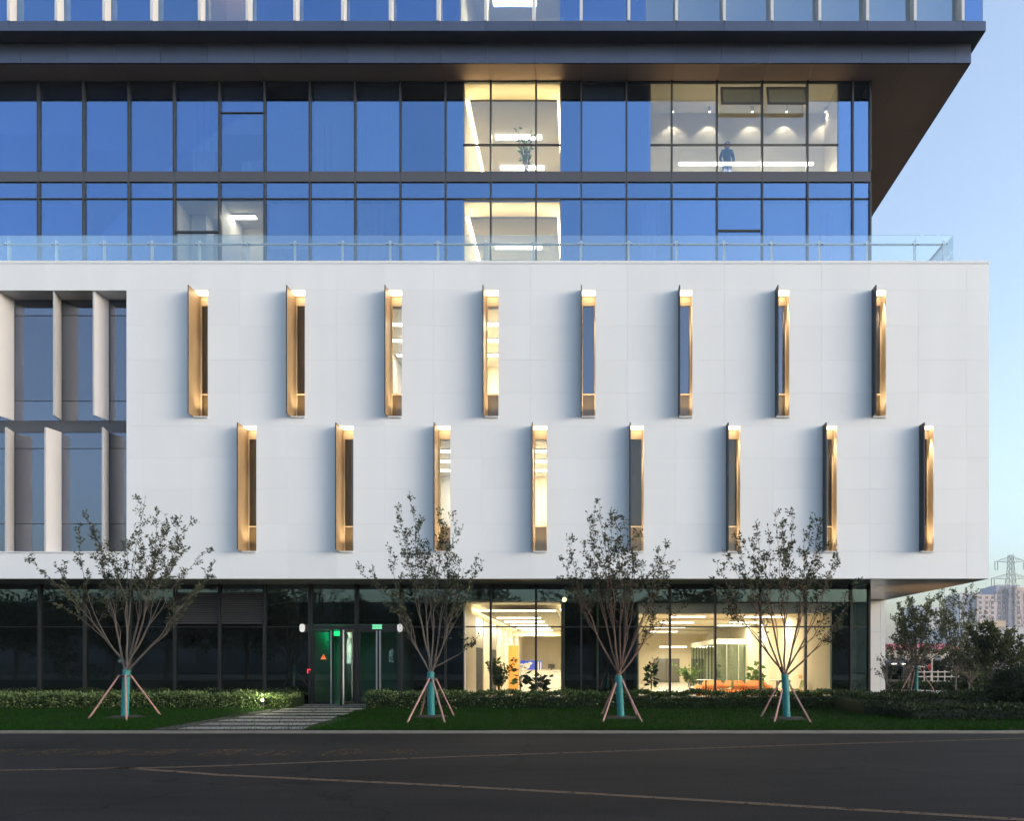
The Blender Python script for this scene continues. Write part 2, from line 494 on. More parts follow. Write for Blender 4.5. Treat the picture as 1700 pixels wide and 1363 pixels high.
def subtract(rects, hole):
    out = []
    for (x0, x1, z0, z1) in rects:
        hx0, hx1, hz0, hz1 = max(x0, hole[0]), min(x1, hole[1]), max(z0, hole[2]), min(z1, hole[3])
        if hx0 >= hx1 - 1e-6 or hz0 >= hz1 - 1e-6:
            out.append((x0, x1, z0, z1)); continue
        if x0 < hx0 - 1e-6: out.append((x0, hx0, z0, z1))
        if hx1 < x1 - 1e-6: out.append((hx1, x1, z0, z1))
        if z0 < hz0 - 1e-6: out.append((hx0, hx1, z0, hz0))
        if hz1 < z1 - 1e-6: out.append((hx0, hx1, hz1, z1))
    return out

row1 = [345, 506, 667, 827.5, 988.5, 1149.5, 1310.5, 1471]
row2 = [425.5, 586.5, 747.5, 908, 1068.5, 1229, 1389.5, 1550]
slits = [(px(r - 22.5, PD), px(r, PD), pz(692, PD), pz(481.7, PD), 0, i) for i, r in enumerate(row1)] + \
        [(px(r - 22.5, PD), px(r, PD), pz(915.5, PD), pz(707, PD), 1, i) for i, r in enumerate(row2)]
BIG = (-22.5, px(210, PD), pz(916, PD), pz(482, PD))
ztop = pz(434, PD); zbot = pz(961, PD)

wall = MB()
rects = [(XL, XR, zbot, ztop)]
for s in slits: rects = subtract(rects, (s[0] - .03, s[1] + .03, s[2] - .03, s[3] + .03))
rects = subtract(rects, (BIG[0] - .03, BIG[1] + .03, BIG[2] - .03, BIG[3] + .03))
for r in rects: wall.box(r[0], r[1], PD + .045, PD + .2, r[2], r[3])
pw = wall.build('podium_wall', M['joint'], bld)
rows = [pz(v, PD) for v in (961, 916, 870, 812, 760.6, 707, 652.9, 597.7, 540.8, 481.7, 437.5)]
xj = []
x = 4.332
while x > XL: x -= 1.5
while x < XR - .3:
    xj.append(x); x += 1.5
xj.append(XR)
g = .0013
for i in range(len(xj) - 1):
    for j in range(len(rows) - 1):
        cell = [(xj[i] + g, xj[i+1] - g, rows[j] + g, rows[j+1] - g)]
        for s in slits: cell = subtract(cell, (s[0] - .03, s[1], s[2], s[3]))
        cell = subtract(cell, BIG)
        if not cell: continue
        m_ = MB(); off = rg.uniform(-.001, .001)
        for c in cell: m_.box(c[0], c[1], PD + off, PD + .04, c[2], c[3])
        m_.build('facade_panel', M['white'], pw)
x = XL
while x < XR:
    x1 = min(x + 3.0, XR + .01)
    box('parapet_cap', M['white'], pw, x + .003, x1 - .003, PD - .012, PD + .32, rows[-1] + .004, ztop + .02)
    x += 3.0
# podium body: roof, soffit slab, sides, back
body = MB()
body.box(XL, XR - .05, PD + .21, 54, ztop - .35, ztop - .12)
body.box(XL, XR - .05, PD + .21, 54, zbot + .03, zbot + .3)
body.box(XR - .05, XR, PD + .045, 54, zbot, ztop + .018)
body.box(XL, XL + .2, PD + .21, 54, zbot + .3, ztop - .35)
body.box(XL + .2, XR - .05, 53.8, 54, zbot + .3, ztop - .35)
body.box(XL + .2, XR - .05, RD + .3, 53.8, 8.83, 9.06)
body.build('podium_body', M['core'], bld)
# side cladding of the podium, seen from further right
for k in range(10):
    a = PD + .06 + k * 3.0
    box('side_panel', M['white'], pw, XR + .002, XR + .03, a, a + 2.99, zbot + .002, ztop - .05)
# podium soffit panels
sof = MB().box(XL, XR - .01, PD + .046, 46, zbot + .016, zbot + .028).build('podium_soffit', M['joint'], bld)
for k in range(8):
    y0 = PD + .05 + k * 1.5
    x = XL
    while x < XR - .02:
        x1 = min(x + 3.0, XR - .012)
        if x1 > -20:
            box('soffit_panel', M['psoffit'], sof, x + .006, x1 - .006, y0 + .006, y0 + 1.494, zbot + .001, zbot + .014)
        x += 3.0

# slit windows
RDL = RD; RD = PD + .40
for (L, Rr, z0, z1, row, i) in slits:
    lin = MB()
    lin.box(Rr, Rr + .03, PD + .042, RD + .04, z0 - .03, z1 + .03)
    lin.box(L, Rr, PD + .01, RD + .04, z1, z1 + .03)
    lo = lin.build('slit_window', M['brass'], bld)
    MB().box(L - .03, L, PD - .32, RD + .04, z0, z1 + .002, faces=[1, 1, 1, 0, 0, 1]).build('fin', [M['brassdim'], M['fdark']], lo)
    box('sill', M['white'], lo, L + .001, Rr - .001, PD - .06, RD + .04, z0 - .03, z0)
    l = bpy.data.lights.new('slit_lamp', 'SPOT'); l.energy = 560 * LAMP; l.spot_size = R(34); l.spot_blend = .8; l.color = (1, .84, .58); l.shadow_soft_size = .05
    lo_ = bpy.data.objects.new('slit_lamp', l); COL.objects.link(lo_); lo_.location = (Rr - .09, PD + .15, z1 - .03); lo_.rotation_euler = (R(1), R(-1), 0); parent_to(lo_, lo)
    l = bpy.data.lights.new('sill_lamp', 'SPOT'); l.energy = 120 * LAMP; l.spot_size = R(80); l.spot_blend = .8; l.color = (1, .86, .6); l.shadow_soft_size = .10
    lo_ = bpy.data.objects.new('sill_lamp', l); COL.objects.link(lo_); lo_.location = (Rr - .15, PD + .2, z0 + .03); lo_.rotation_euler = (0, R(180 - 8), 0); parent_to(lo_, lo)
    box('sill_light', M['eS'], lo, Rr - .2, Rr - .1, PD + .18, PD + .22, z0 + .003, z0 + .02)
    box('light_panel', M['eS'], lo, L + .012, Rr - .012, PD + .03, PD + .30, z1 - .022, z1 - .003)
    gp = M['gPc'] if i in (2, 3) else M['gP'] if (row == 0 and i > 3) else M['gPb']
    zt = z0 + .84
    box('pane', M['gPb'], lo, L + .03, Rr - .03, RD, RD + .012, z0 + .03, zt - .012)
    box('pane', gp, lo, L + .03, Rr - .03, RD, RD + .012, zt + .012, z1 - .3)
    fr = MB()
    fr.box(L, L + .03, RD - .03, RD + .04, z0, z1); fr.box(Rr - .03, Rr, RD - .03, RD + .04, z0, z1)
    fr.box(L + .03, Rr - .03, RD - .03, RD + .04, zt - .012, zt + .012)
    fr.box(L + .03, Rr - .03, RD - .03, RD + .04, z0, z0 + .03); fr.box(L + .03, Rr - .03, RD - .03, RD + .04, z1 - .3, z1)
    fr.build('frame', M['brass'], lo)
    box('lower_panel', M['brass'], lo, L + .03, Rr - .03, RD + .03, RD + .05, z0, zt)
    if i in (0, 1) or (row == 1 and i in (4, 5, 6, 7)) or (row == 0 and i == 7):
        box('wood_screen', M['gold' if (row == 1 and i in (0, 5)) or i == 7 else 'wood'], lo, L - .6, Rr + .6, RD + .35, RD + .4, z0, z1)

# recessed window with cream fins at the left
RD = RDL
rl = MB()
rl.box(BIG[0], BIG[1], PD + .003, RD + .05, BIG[3] + .001, BIG[3] + .03)
rl.box(BIG[1], BIG[1] + .03, PD + .042, RD + .05, BIG[2] - .03, BIG[3] + .03)
rl.box(BIG[0], BIG[1] + .0, PD - .03, RD + .05, BIG[2] - .03, BIG[2])
rw = rl.build('recessed_window', M['white'], bld)
box('dark_backing', M['dark'], rw, BIG[0], BIG[1] + .4, RD + .3, RD + .34, BIG[2] - .3, BIG[3] + .3)  # added unseen sheets that keep stray lamp light from brightening the panes
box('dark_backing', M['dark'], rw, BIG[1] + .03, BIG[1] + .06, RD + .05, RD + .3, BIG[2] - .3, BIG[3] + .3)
zs1, zs0 = pz(699, RD), pz(718, RD)
xb = [px(180, RD) - 1.5 * k for k in range(6)] 
xm = sorted([BIG[1]] + xb)
for a, c in zip(xm[:-1], xm[1:]):
    zz = [BIG[2], pz(870, RD), pz(745, RD), zs0]
    for z0, z1 in zip(zz[:-1], zz[1:]): box('pane', M['gP'], rw, a + .012, c - .012, RD, RD + .012, z0 + .012, z1 - .012)
    zz = [zs1, pz(666, RD), pz(524, RD), BIG[3]]
    for z0, z1 in zip(zz[:-1], zz[1:]): box('pane', M['gP'], rw, a + .012, c - .012, RD, RD + .012, z0 + .012, z1 - .012)
    box('spandrel_panel', M['spandrel'], rw, a + .004, c - .004, RD - .02, RD + .05, zs0, zs1)
fr = MB()
for z in (pz(870, RD), pz(745, RD), pz(666, RD), pz(524, RD)): fr.box(BIG[0], BIG[1], RD - .01, RD + .03, z - .012, z + .012)
for a in xb: fr.box(a - .012, a + .012, RD - .008, RD + .032, BIG[2], BIG[3])
fr.build('frame', M['mull'], rw)
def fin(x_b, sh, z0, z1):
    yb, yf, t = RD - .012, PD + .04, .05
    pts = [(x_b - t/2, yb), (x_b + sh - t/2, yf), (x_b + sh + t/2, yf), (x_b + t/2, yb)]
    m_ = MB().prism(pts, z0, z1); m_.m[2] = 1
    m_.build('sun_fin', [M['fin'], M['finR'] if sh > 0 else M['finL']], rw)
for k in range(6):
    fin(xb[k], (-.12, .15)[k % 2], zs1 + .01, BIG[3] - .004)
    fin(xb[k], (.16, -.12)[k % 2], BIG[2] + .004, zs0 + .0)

# ---------------- tower curtain wall (two storeys above the terrace)
TX0, TX1 = -24.0, px(1445, GD)
zS = pz(135, GD)                       # soffit line on the glass
z285, z303, z330 = pz(285, GD), pz(303, GD), pz(330, GD)
zlow = 14.0
tmx = []
x = px(965, GD)
while x > TX0: x -= 1.5
x += 1.5
while x < TX1 - .2: tmx.append(x); x += 1.5
edges = [TX0] + tmx + [TX1]
cw = MB().box(TX0, TX1, GD + .12, GD + .4, z285 + .02 - .36, z285 - .02).build('tower_curtain_wall', M['core'], bld)
LIT = [(px(769, GD), px(931, GD)), (px(1080, GD), px(1392, GD))]
def lit(a, c, rng_): return any(a < q[1] - .05 and c > q[0] + .05 for q in rng_)
low_lit = [(px(769, GD), px(931, GD)), (px(292, GD), px(437, GD))]
def pane(parent, a, c, y, z0, z1, ranges, gdark, gclear, m=.018):
    """a pane that is split where an uncoated lit bay begins"""
    cuts = [a + m]
    for q in ranges:
        for e in q:
            if a + m + .05 < e < c - m - .05: cuts.append(e)
    cuts = sorted(cuts) + [c - m]
    for u, v in zip(cuts[:-1], cuts[1:]):
        mid = (u + v) / 2
        isl = any(q[0] - .02 < mid < q[1] + .02 for q in ranges)
        box('pane', gclear if isl else gdark, parent, u, v, y, y + .014, z0 + m, z1 - m)
for a, c in zip(edges[:-1], edges[1:]):
    pane(cw, a, c, GD, z285, zS, LIT, M['gT'], M['gTc'])
    pane(cw, a, c, GD, z330, z303, [], M['gT'], M['gTc'])
    pane(cw, a, c, GD, zlow, z330, low_lit, M['gT'], M['gTc'])
    box('spandrel_panel', M['spandrel'], cw, a + .004, c - .004, GD - .04, GD + .1, z303 + .012, z285 - .012)
for x in tmx + [TX1 - .018]:
    box('mullion', M['mull'], cw, x - .028, x + .028, GD - .075, GD + .06, zlow, z303 - .002)
    box('mullion', M['mull'], cw, x - .028, x + .028, GD - .075, GD + .06, z285 + .002, zS)
for (x0, x1, z) in ((TX0, TX1, z330), (TX0, TX1, zS - .02)):
    box('transom', M['mull'], cw, x0, x1, GD - .03, GD + .05, z - .018, z + .018)
for (u0, u1, v, nm) in ((769, 931, 240, 0), (1080, 1392, 240, 0), (367, 437, 187, 0), (1192, 1262, 383, 1), (292, 362, 385, 1)):
    z = pz(v, GD); t = .03 if nm else .016
    box('transom', M['mull'], cw, px(u0, GD), px(u1, GD), GD - .028, GD + .048, z - t, z + t)
# two top hung sashes that stand open
for u0, u1 in ((1195, 1263), (1271, 1338)):
    x0, x1 = px(u0, GD), px(u1, GD); zt, zb = pz(148, GD), pz(184, GD)
    t = R(14)
    def rot(yy, zz): return (GD - .08 + (yy) * math.cos(t) + (zz) * math.sin(t), zt - yy * 0 + zz * math.cos(t) + yy * math.sin(t) * 0)
    h = zt - zb
    def slab(xa, xb2, za, zb2, y0, y1):
        V = []
        for (X_, Y_, Z_) in ((xa,y0,za),(xb2,y0,za),(xb2,y1,za),(xa,y1,za),(xa,y0,zb2),(xb2,y0,zb2),(xb2,y1,zb2),(xa,y1,zb2)):
            V.append((X_, GD - .09 + Y_ * math.cos(t) - (-Z_) * math.sin(t), zt + Z_ * math.cos(t) + Y_ * math.sin(t)))
        return V
    F = [(0,3,2,1),(4,5,6,7),(0,1,5,4),(1,2,6,5),(2,3,7,6),(3,0,4,7)]
    so = MB()
    for (a_, b_2, c_, d_) in ((x0, x0+.06, -h, 0), (x1-.06, x1, -h, 0), (x0+.06, x1-.06, -h, -h+.07), (x0+.06, x1-.06, -.05, 0)):
        so.add(slab(a_, b_2, c_, d_, -.03, .03), F)
    s_o = so.build('open_sash', M['mull'], cw)
    MB().add(slab(x0+.06, x1-.06, -h+.07, -.05, -.006, .006), F).build('pane', M['gTc'], s_o)
# tower body behind the glass: slabs, side, back
tb = MB()
tb.box(TX0, TX1 - .06, GD + .41, 48, z285 - .36, z285 - .05)
tb.box(TX0, TX0 + .2, GD + .1, 48, zlow, zS)
tb.box(TX0, TX1, 47.8, 48, zlow, zS)
tb.box(TX1 - .05, TX1, GD + .1, 47.8, zlow, zS)
tb.box(TX0 + .2, TX1 - .06, GD + 6.0, GD + 6.1, zlow, zS)
tb.build('tower_body', M['core'], bld)
for u in (1085, 1375, 560, 330, 130):       # pale columns just behind the glass
    xx = px(u, GD + .8)
    box('interior_column', M['iwhite'], cw, xx - .25, xx + .25, GD + .8, GD + 1.3, zlow, z303 - .1)
rb = random.Random(17)
for a, c in zip(edges[:-1], edges[1:]):
    for (z0, z1, rg_) in ((z285, zS, LIT), (zlow, z330, low_lit)):
        if any(a < q[1] and c > q[0] for q in rg_) or rb.random() < .3: continue
        drop = rb.choice((1, 1, 1, .98, .75, .55))
        box('roller_blind', M['blind'], cw, a + .07, c - .07, GD + .13, GD + .135, z1 - .05 - (z1 - z0 - .1) * drop, z1 - .05)
M['sheer'] = mat('sheer_curtain', (.7,.7,.7), .9)
def curtain(u0, u1, v0, v1, off=.14):
    x0, x1 = px(u0, GD), px(u1, GD); n_ = max(8, int((x1 - x0) / .06)); V = []
    for k in range(n_ + 1):
        xx = x0 + (x1 - x0) * k / n_; yy = GD + off + .03 * math.sin(k * 1.7)
        V += [(xx, yy, pz(v1, GD)), (xx, yy, pz(v0, GD))]
    MB().add(V, [(2*k, 2*k+2, 2*k+3, 2*k+1) for k in range(n_)]).build('curtain', M['sheer'], cw)
for q in ((316, 352, 160, 284), (530, 552, 200, 284), (600, 652, 205, 212), (596, 608, 212, 284), (640, 655, 170, 284), (602, 650, 342, 432), (1066, 1090, 345, 432), (1356, 1386, 350, 432), (398, 437, 262, 284)):
    curtain(*q)
# ---------------- overhang: soffit, lower fascia, ledge
zf0, zf1 = pz(103.5, 23.2), pz(63, 23.2)
OX1 = px(1612.5, 23.2)
ov = MB()
ov.box(TX0, OX1 - .03, 23.24, 48, zf0 + .06, zf0 + .75)
oh = ov.build('tower_overhang', M['fascia'], bld)
x = px(1612.5, 23.2); 
jx = []
x = px(965, 23.2)
while x > TX0: x -= 1.5
x += 1.5
while x < OX1 - .2: jx.append(x); x += 1.5
fe = [TX0] + jx + [OX1]
for a, c in zip(fe[:-1], fe[1:]):
    box('fascia_panel', M['fascia'], oh, a + .005, c - .005, 23.2, 23.236, zf0, zf1 + .3)
    for yy in range(8):
        y0 = 23.26 + yy * 3.0
        box('soffit_panel', M['soffit'], oh, a + .004, c - .004, y0, y0 + 2.992, zf0 + .03, zf0 + .055)
box('soffit_edge', M['fdark'], oh, TX0, OX1 - .01, 23.238, 23.258, zf0 + .002, zf0 + .055)
for k in range(8):
    y0 = 23.24 + k * 3.0
    box('fascia_panel', M['fascia'], oh, OX1 - .028, OX1, y0 + .003, y0 + 2.995, zf0, zf0 + .8)
LD = 22.73
LX1 = px(1637, LD)
zl0, zl1 = pz(50, LD), pz(34, LD)
lb = MB().box(TX0, LX1 - .02, LD + .04, 48, zl0 + .02, zl1 - .02).build('tower_ledge', M['fascia'], bld)
for a, c in zip(fe[:-1], fe[1:-1] + [LX1]):
    box('ledge_panel', M['fascia'], lb, a + .004, c - .004, LD, LD + .036, zl0, zl1)
MB().box(LX1 - .018, LX1, LD + .038, 47.9, zl0, zl1).build('ledge_panel', M['fascia'], lb)
# ---------------- floors above the ledge, mostly out of the frame
UX1 = px(1632, UD)
ztopb = 27.2
uc = MB().box(TX0, UX1, UD - .02, UD + .05, zl1 + .002, zl1 + .06).build('upper_curtain_wall', M['fascia'], bld)
ue = [TX0] + jx + [UX1]
pinkr = (px(345, UD), px(407, UD))
ulit = [(px(763, UD), px(930, UD))]
blr = (px(1072, UD), px(1600, UD))
for a, c in zip(ue[:-1], ue[1:]):
    pane(uc, a, c, UD, zl1 + .06, ztopb - .2, ulit + [blr, pinkr], M['gT'], M['gTc'])
    
for x in jx:
    box('sun_fin', M['wfin'], uc, x - .045, x + .045, 22.71, UD - .004, zl1 + .005, ztopb - .2)
ub = MB()
ub.box(TX0, UX1, UD - .02, 48, ztopb - .2, ztopb)
ub.box(TX0, TX0 + .2, UD + .1, 48, zl1, ztopb - .2); ub.box(UX1 - .04, UX1, UD + .016, 48, zl1 + .06, ztopb - .2)
ub.box(TX0, UX1, 47.8, 48, zl1, ztopb - .2); ub.box(TX0 + .2, UX1 - .06, UD + 6, UD + 6.1, zl1, ztopb - .2)
ub.build('upper_body', M['core'], bld)
x = blr[0]
bx_ = [blr[0]] + [q for q in jx if blr[0] + .1 < q < blr[1] - .1] + [blr[1]]
for a, c in zip(bx_[:-1], bx_[1:]):
    box('roller_blind', M['blind2'], uc, a + .04, c - .02, UD + .1, UD + .11, zl1 + .16, ztopb - .3)

# ------------------------------------------------------------------ interior rooms (parts of the building)
def room(x0, x1, d0, d1, z0, z1, wallm, ceilm, floorm, back=None, t=.06):
    w = MB()
    w.box(x0 - t, x0, d0, d1, z0, z1); w.box(x1, x1 + t, d0, d1, z0, z1)
    w.box(x0 - t, x1 + t, d1, d1 + t, z0, z1)
    w_o = w.build('room', back or wallm, bld)
    if back:
        w_o.data.materials.append(wallm)
        for i, p in enumerate(w_o.data.polygons): p.material_index = 1 if i < 12 else 0
    box('room_ceiling', ceilm, w_o, x0 - t, x1 + t, d0, d1 + t, z1, z1 + t)
    box('room_floor', floorm, w_o, x0 - t, x1 + t, d0, d1 + t, z0 - t, z0)
    return w_o

ORD = ['first', 'second', 'third', 'fourth', 'fifth', 'sixth', 'seventh', 'eighth', 'ninth', 'tenth', 'eleventh', 'twelfth']
def strip_light(x0, x1, D, z, label, group, w=.16, h=.05, em=None, watts=0, col=(1, .86, .62)):
    t = empty('ceiling_light', ((x0 + x1) / 2, D, z + h), label, 'ceiling light', group)
    box('housing', M['iwhite'], t, x0 - .01, x1 + .01, D - w/2 - .01, D + w/2 + .01, z + h - .012, z + h)
    box('diffuser', em or M['eN'], t, x0, x1, D - w/2, D + w/2, z, z + h - .013)
    if watts:
        l = bpy.data.lights.new('strip_lamp', 'AREA'); l.shape = 'RECTANGLE'; l.size = x1 - x0; l.size_y = w
        l.energy = watts * LAMP; l.color = col
        lo_ = bpy.data.objects.new('strip_lamp', l); COL.objects.link(lo_)
        lo_.location = ((x0 + x1) / 2, D, z - .004); parent_to(lo_, t)
    return t
M['eC2'] = emis('ground_cove_lamp', (1.0,.80,.5), 8)
M['eC'] = emis('cove_lamp', (1.0,.76,.42), 22)

# atrium bay, three storeys of it
def atrium(zf, zc, nm, dz):
    x0, x1 = px(769, GD) + .03, px(931, GD) - .03
    r = room(x0, x1, GD + .08, 31, zf, zc, M['iwall'], M['iceil'], M['ifloor'])
    zp = zc - .42
    cp = box('ceiling_panel', M['igrey'], r, px(778.5, GD), px(924.8, GD), 24.28, 30.7, zp, zp + .06)
    box('cove_light', M['eC'], r, x0 + .03, x0 + .1, 24.4, 30.7, zp + .1, zp + .14)
    box('cove_light', M['eC'], r, x1 - .1, x1 - .03, 24.4, 30.7, zp + .1, zp + .14)
    box('cove_light', M['eC'], r, x0 + .2, x1 - .2, 24.36, 24.42, zp + .07, zp + .1)
    for k, dd in enumerate((25.9, 27.5, 29.1)):
        strip_light(-3.18, -1.53, dd, zp - .05, f'{ORD[k]} strip light from the glass on the {nm} ceiling of the lit bay', f'strip lights on the {nm} ceiling', w=.2, watts=85, col=(1,.84,.55))
atrium(z285 + .0, zS - .02, 'upper', 0)
atrium(zlow + .02, z330 - .06, 'terrace level', 0)
r = room(ulit[0][0] + .03, ulit[0][1] - .03, UD + .08, 30, zl1 + .06, 25.3, M['iwall'], M['iceil'], M['ifloor'])
strip_light(-3.05, -1.6, 24.2, 23.62, 'strip light behind the glass at the top edge, above the dark ledge', 'strip lights over the ledge', w=.2, watts=150, col=(1,.84,.55))
r = room(blr[0] + .02, blr[1] - .02, UD + .16, 27.5, zl1 + .06, 25.3, M['iwall'], M['iceil'], M['ifloor'])
strip_light(3, 10.5, 25, 25.1, 'long strip light behind the grey blinds above the ledge', 'strip lights over the ledge', watts=150)
M['pinkw'] = mat('pinkish_wall', (.55,.38,.33), .8)
r = room(pinkr[0], pinkr[1], UD + .1, 24.2, zl1 + .06, 25.3, M['pinkw'], M['iceil'], M['ifloor'])
strip_light(-12.3, -11.3, 23.6, 25.1, 'small ceiling light in the pinkish room above the ledge', 'strip lights over the ledge', watts=45)
# meeting room with spot lit back wall
mr = room(LIT[1][0] + .02, LIT[1][1] - .02, GD + .08, 25.35, z285, zS - .02, M['iwall'], M['iceil'], M['ifloor'])
for k, u in enumerate((1117, 1178, 1249, 1306, 1371)):
    p = pt(u, 188, 25.05)
    t = empty('spotlight', (p.x, p.y, zS - .02), f'{ORD[k]} ceiling spotlight from the left in the meeting room, washing the wall', 'spotlight', 'spotlights in the meeting room')
    MB().lathe((p.x, p.y, zS - .2), [(.04, 0), (.045, .02), (.045, .16), (.015, .175)], 10).build('spot_body', M['iwhite'], t)
    MB().lathe((p.x, p.y, zS - .206), [(.034, 0), (.034, .005)], 10).build('lens', M['eN'], t)
    l = bpy.data.lights.new('spot_lamp', 'SPOT'); l.energy = 32 * LAMP; l.spot_size = R(95); l.spot_blend = .4; l.color = (1, .88, .74); l.shadow_soft_size = .03
    lo_ = bpy.data.objects.new('spot_lamp', l); COL.objects.link(lo_); lo_.location = (p.x, p.y, zS - .22); lo_.rotation_euler = (R(6), 0, 0); parent_to(lo_, t)
t = strip_light(px(1127, 24.7), px(1350, 24.7), 24.7, pz(273, 24.7), 'long white pendant light across the meeting room behind the standing person', None, w=.08, h=.07, watts=190, col=(1, .9, .74))
wires = MB()
for xx in (px(1150, 24.7), px(1330, 24.7)): wires.tube([(xx, 24.7, pz(273, 24.7) + .07), (xx, 24.7, zS - .02)], .004, 4)
wires.build('suspension_wire', M['steel'], t)
# dim office room behind the railing at the left
rm = room(low_lit[1][0] + .02, low_lit[1][1] - .02, GD + .08, 25.6, zlow + .02, z330 - .04, M['iwall'], M['iceil'], M['ifloor'])
strip_light(px(372, 24.8), px(425, 24.8), 24.8, z330 - .14, 'ceiling light in the dim office behind the railing at the left', None, watts=11)
box('partition', M['iwhite'], rm, px(364, GD), px(364, GD) + .05, GD + .1, 25.5, zlow + .03, z330 - .05)

# lit rooms behind slit windows 3 and 4
for (row, i, wallm, wtt) in ((0, 3, 'iwall', 85), (1, 3, 'iwall', 85), (0, 2, 'iwhite', 26), (1, 2, 'iwhite', 26)):
    s = [q for q in slits if q[4] == row and q[5] == i][0]
    x0, x1 = s[0] - .9, s[1] + .6
    r = room(x0, x1, RD + .06, 27.5, s[2] - .01, s[3] - .28, M[wallm], M['iceil'], M['ifloor'])
    for k in range(3):
        strip_light(x0 + .15, x1 - .15, 23.9 + 1.2 * k, s[3] - .36, f'{ORD[k]} strip light inside the {"upper" if row == 0 else "lower"} row {ORD[i]} slit window from the left', 'strip lights behind the slit windows', watts=wtt)

# ------------------------------------------------------------------ ground floor glazing
z0g, ztr, zsp, zgt = .08, pz(1041, GD), pz(1000, GD), zbot + .014
gmx = [px(v, GD) for v in (-158, -83, -8, 67, 142, 216.5, 291, 365.5, 440, 516, 592.5, 666, 740, 815, 890, 965, 1037, 1112, 1187, 1262, 1337, 1412)]
GX1 = px(1442, GD)
ge = gmx + [GX1]
gg = MB().box(gmx[0], GX1, GD - .02, GD + .1, .0, z0g).build('ground_glazing', M['gmull'], bld)
glit = [(px(769, GD), px(932, GD)), (px(1060, GD), px(1381, GD))]
M['gGc'] = glass('ground_clear_glass', (.8,.9,.95), .035, (.90,.91,.89))
DOORX = (gmx[9], gmx[10], gmx[11])
for i, (a, c) in enumerate(zip(ge[:-1], ge[1:])):
    door = i in (9, 10)
    if i in (6, 7):
        lv = MB().box(a + .03, c - .03, GD + .05, GD + .06, pz(1036, GD), pz(985, GD)).build('louvre_grille', M['dark'], gg)
        lv.name = 'louvre'
        zz = pz(1036, GD); top = pz(987, GD)
        lm = M['spandrel']
        while zz < top:
            V = [(a+.03, GD-.035, zz), (c-.03, GD-.035, zz), (c-.03, GD+.04, zz+.055), (a+.03, GD+.04, zz+.055),
                 (a+.03, GD-.035, zz+.012), (c-.03, GD-.035, zz+.012), (c-.03, GD+.04, zz+.067), (a+.03, GD+.04, zz+.067)]
            MB().add(V, [(0,3,2,1),(4,5,6,7),(0,1,5,4),(1,2,6,5),(2,3,7,6),(3,0,4,7)]).build('slat', lm, gg); zz += .075
        pane(gg, a, c, GD, pz(985, GD), zgt, [], M['gG'], M['gGc'], .02)
    elif not door:
        pane(gg, a, c, GD, ztr, zsp, glit, M['gG'], M['gGc'], .012)
        pane(gg, a, c, GD, zsp, zgt, [], M['gG'], M['gGc'], .012)
    else:
        pane(gg, a, c, GD, ztr + .06, zgt, [], M['gG'], M['gGc'], .02)
    if not door: pane(gg, a, c, GD, z0g, ztr - (.0 if i not in (6, 7) else .0), glit, M['gG'], M['gGc'], .012)
for x in gmx[1:] + [GX1]:
    w = .055 if any(abs(x - q) < .01 for q in DOORX) else .034
    box('mullion', M['gmull'], gg, x - w, x + w, GD - .09, GD + .08, z0g, zgt)
box('transom', M['gmull'], gg, gmx[0], gmx[9] - .06, GD - .03, GD + .06, ztr - .012, ztr + .012)
box('transom', M['gmull'], gg, gmx[9] - .05, gmx[11] + .05, GD - .06, GD + .06, ztr - .1, ztr + .04)
box('transom', M['gmull'], gg, gmx[11] + .06, GX1, GD - .03, GD + .06, ztr - .022, ztr + .022)
box('transom', M['gmull'], gg, gmx[11] + .06, GX1, GD - .02, GD + .06, zsp - .008, zsp + .008)
# ground floor body: floor, back, side glazing at the right
gb = MB()
gb.box(gmx[0], GX1, GD + .1, 53.8, .0, .07)
gb.box(gmx[0] - .1, gmx[0], GD, 53.8, 0, zgt); gb.box(gmx[0], GX1, 53.8, 54, 0, zgt)
gb.build('ground_floor_body', M['core'], bld)
box('side_glazing', M['gG'], gg, GX1 - .014, GX1, GD + .09, 46, z0g, zgt)
for k in range(7):
    box('mullion', M['gmull'], gg, GX1 - .07, GX1 + .05, GD + 3.0 * (k + 1), GD + 3.0 * (k + 1) + .06, z0g, zgt)
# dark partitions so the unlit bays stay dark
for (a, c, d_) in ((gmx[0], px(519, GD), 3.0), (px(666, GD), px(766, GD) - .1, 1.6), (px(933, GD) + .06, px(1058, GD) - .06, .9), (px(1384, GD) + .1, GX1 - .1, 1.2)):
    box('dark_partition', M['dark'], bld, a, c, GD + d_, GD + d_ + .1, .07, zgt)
# pale end wall under the overhang on the right
ew = MB().box(9.8, 12.48, 30.02, 30.5, .05, zbot - .002).build('end_wall', M['joint'], bld)
for (z0, z1) in ((.06, 1.42), (1.43, 2.77), (2.78, zbot - .004)):
    for (a, c) in ((9.8, 12.28), (12.29, 12.485)):
        box('wall_panel', M['white'], ew, a, c, 29.98, 30.018, z0, z1)
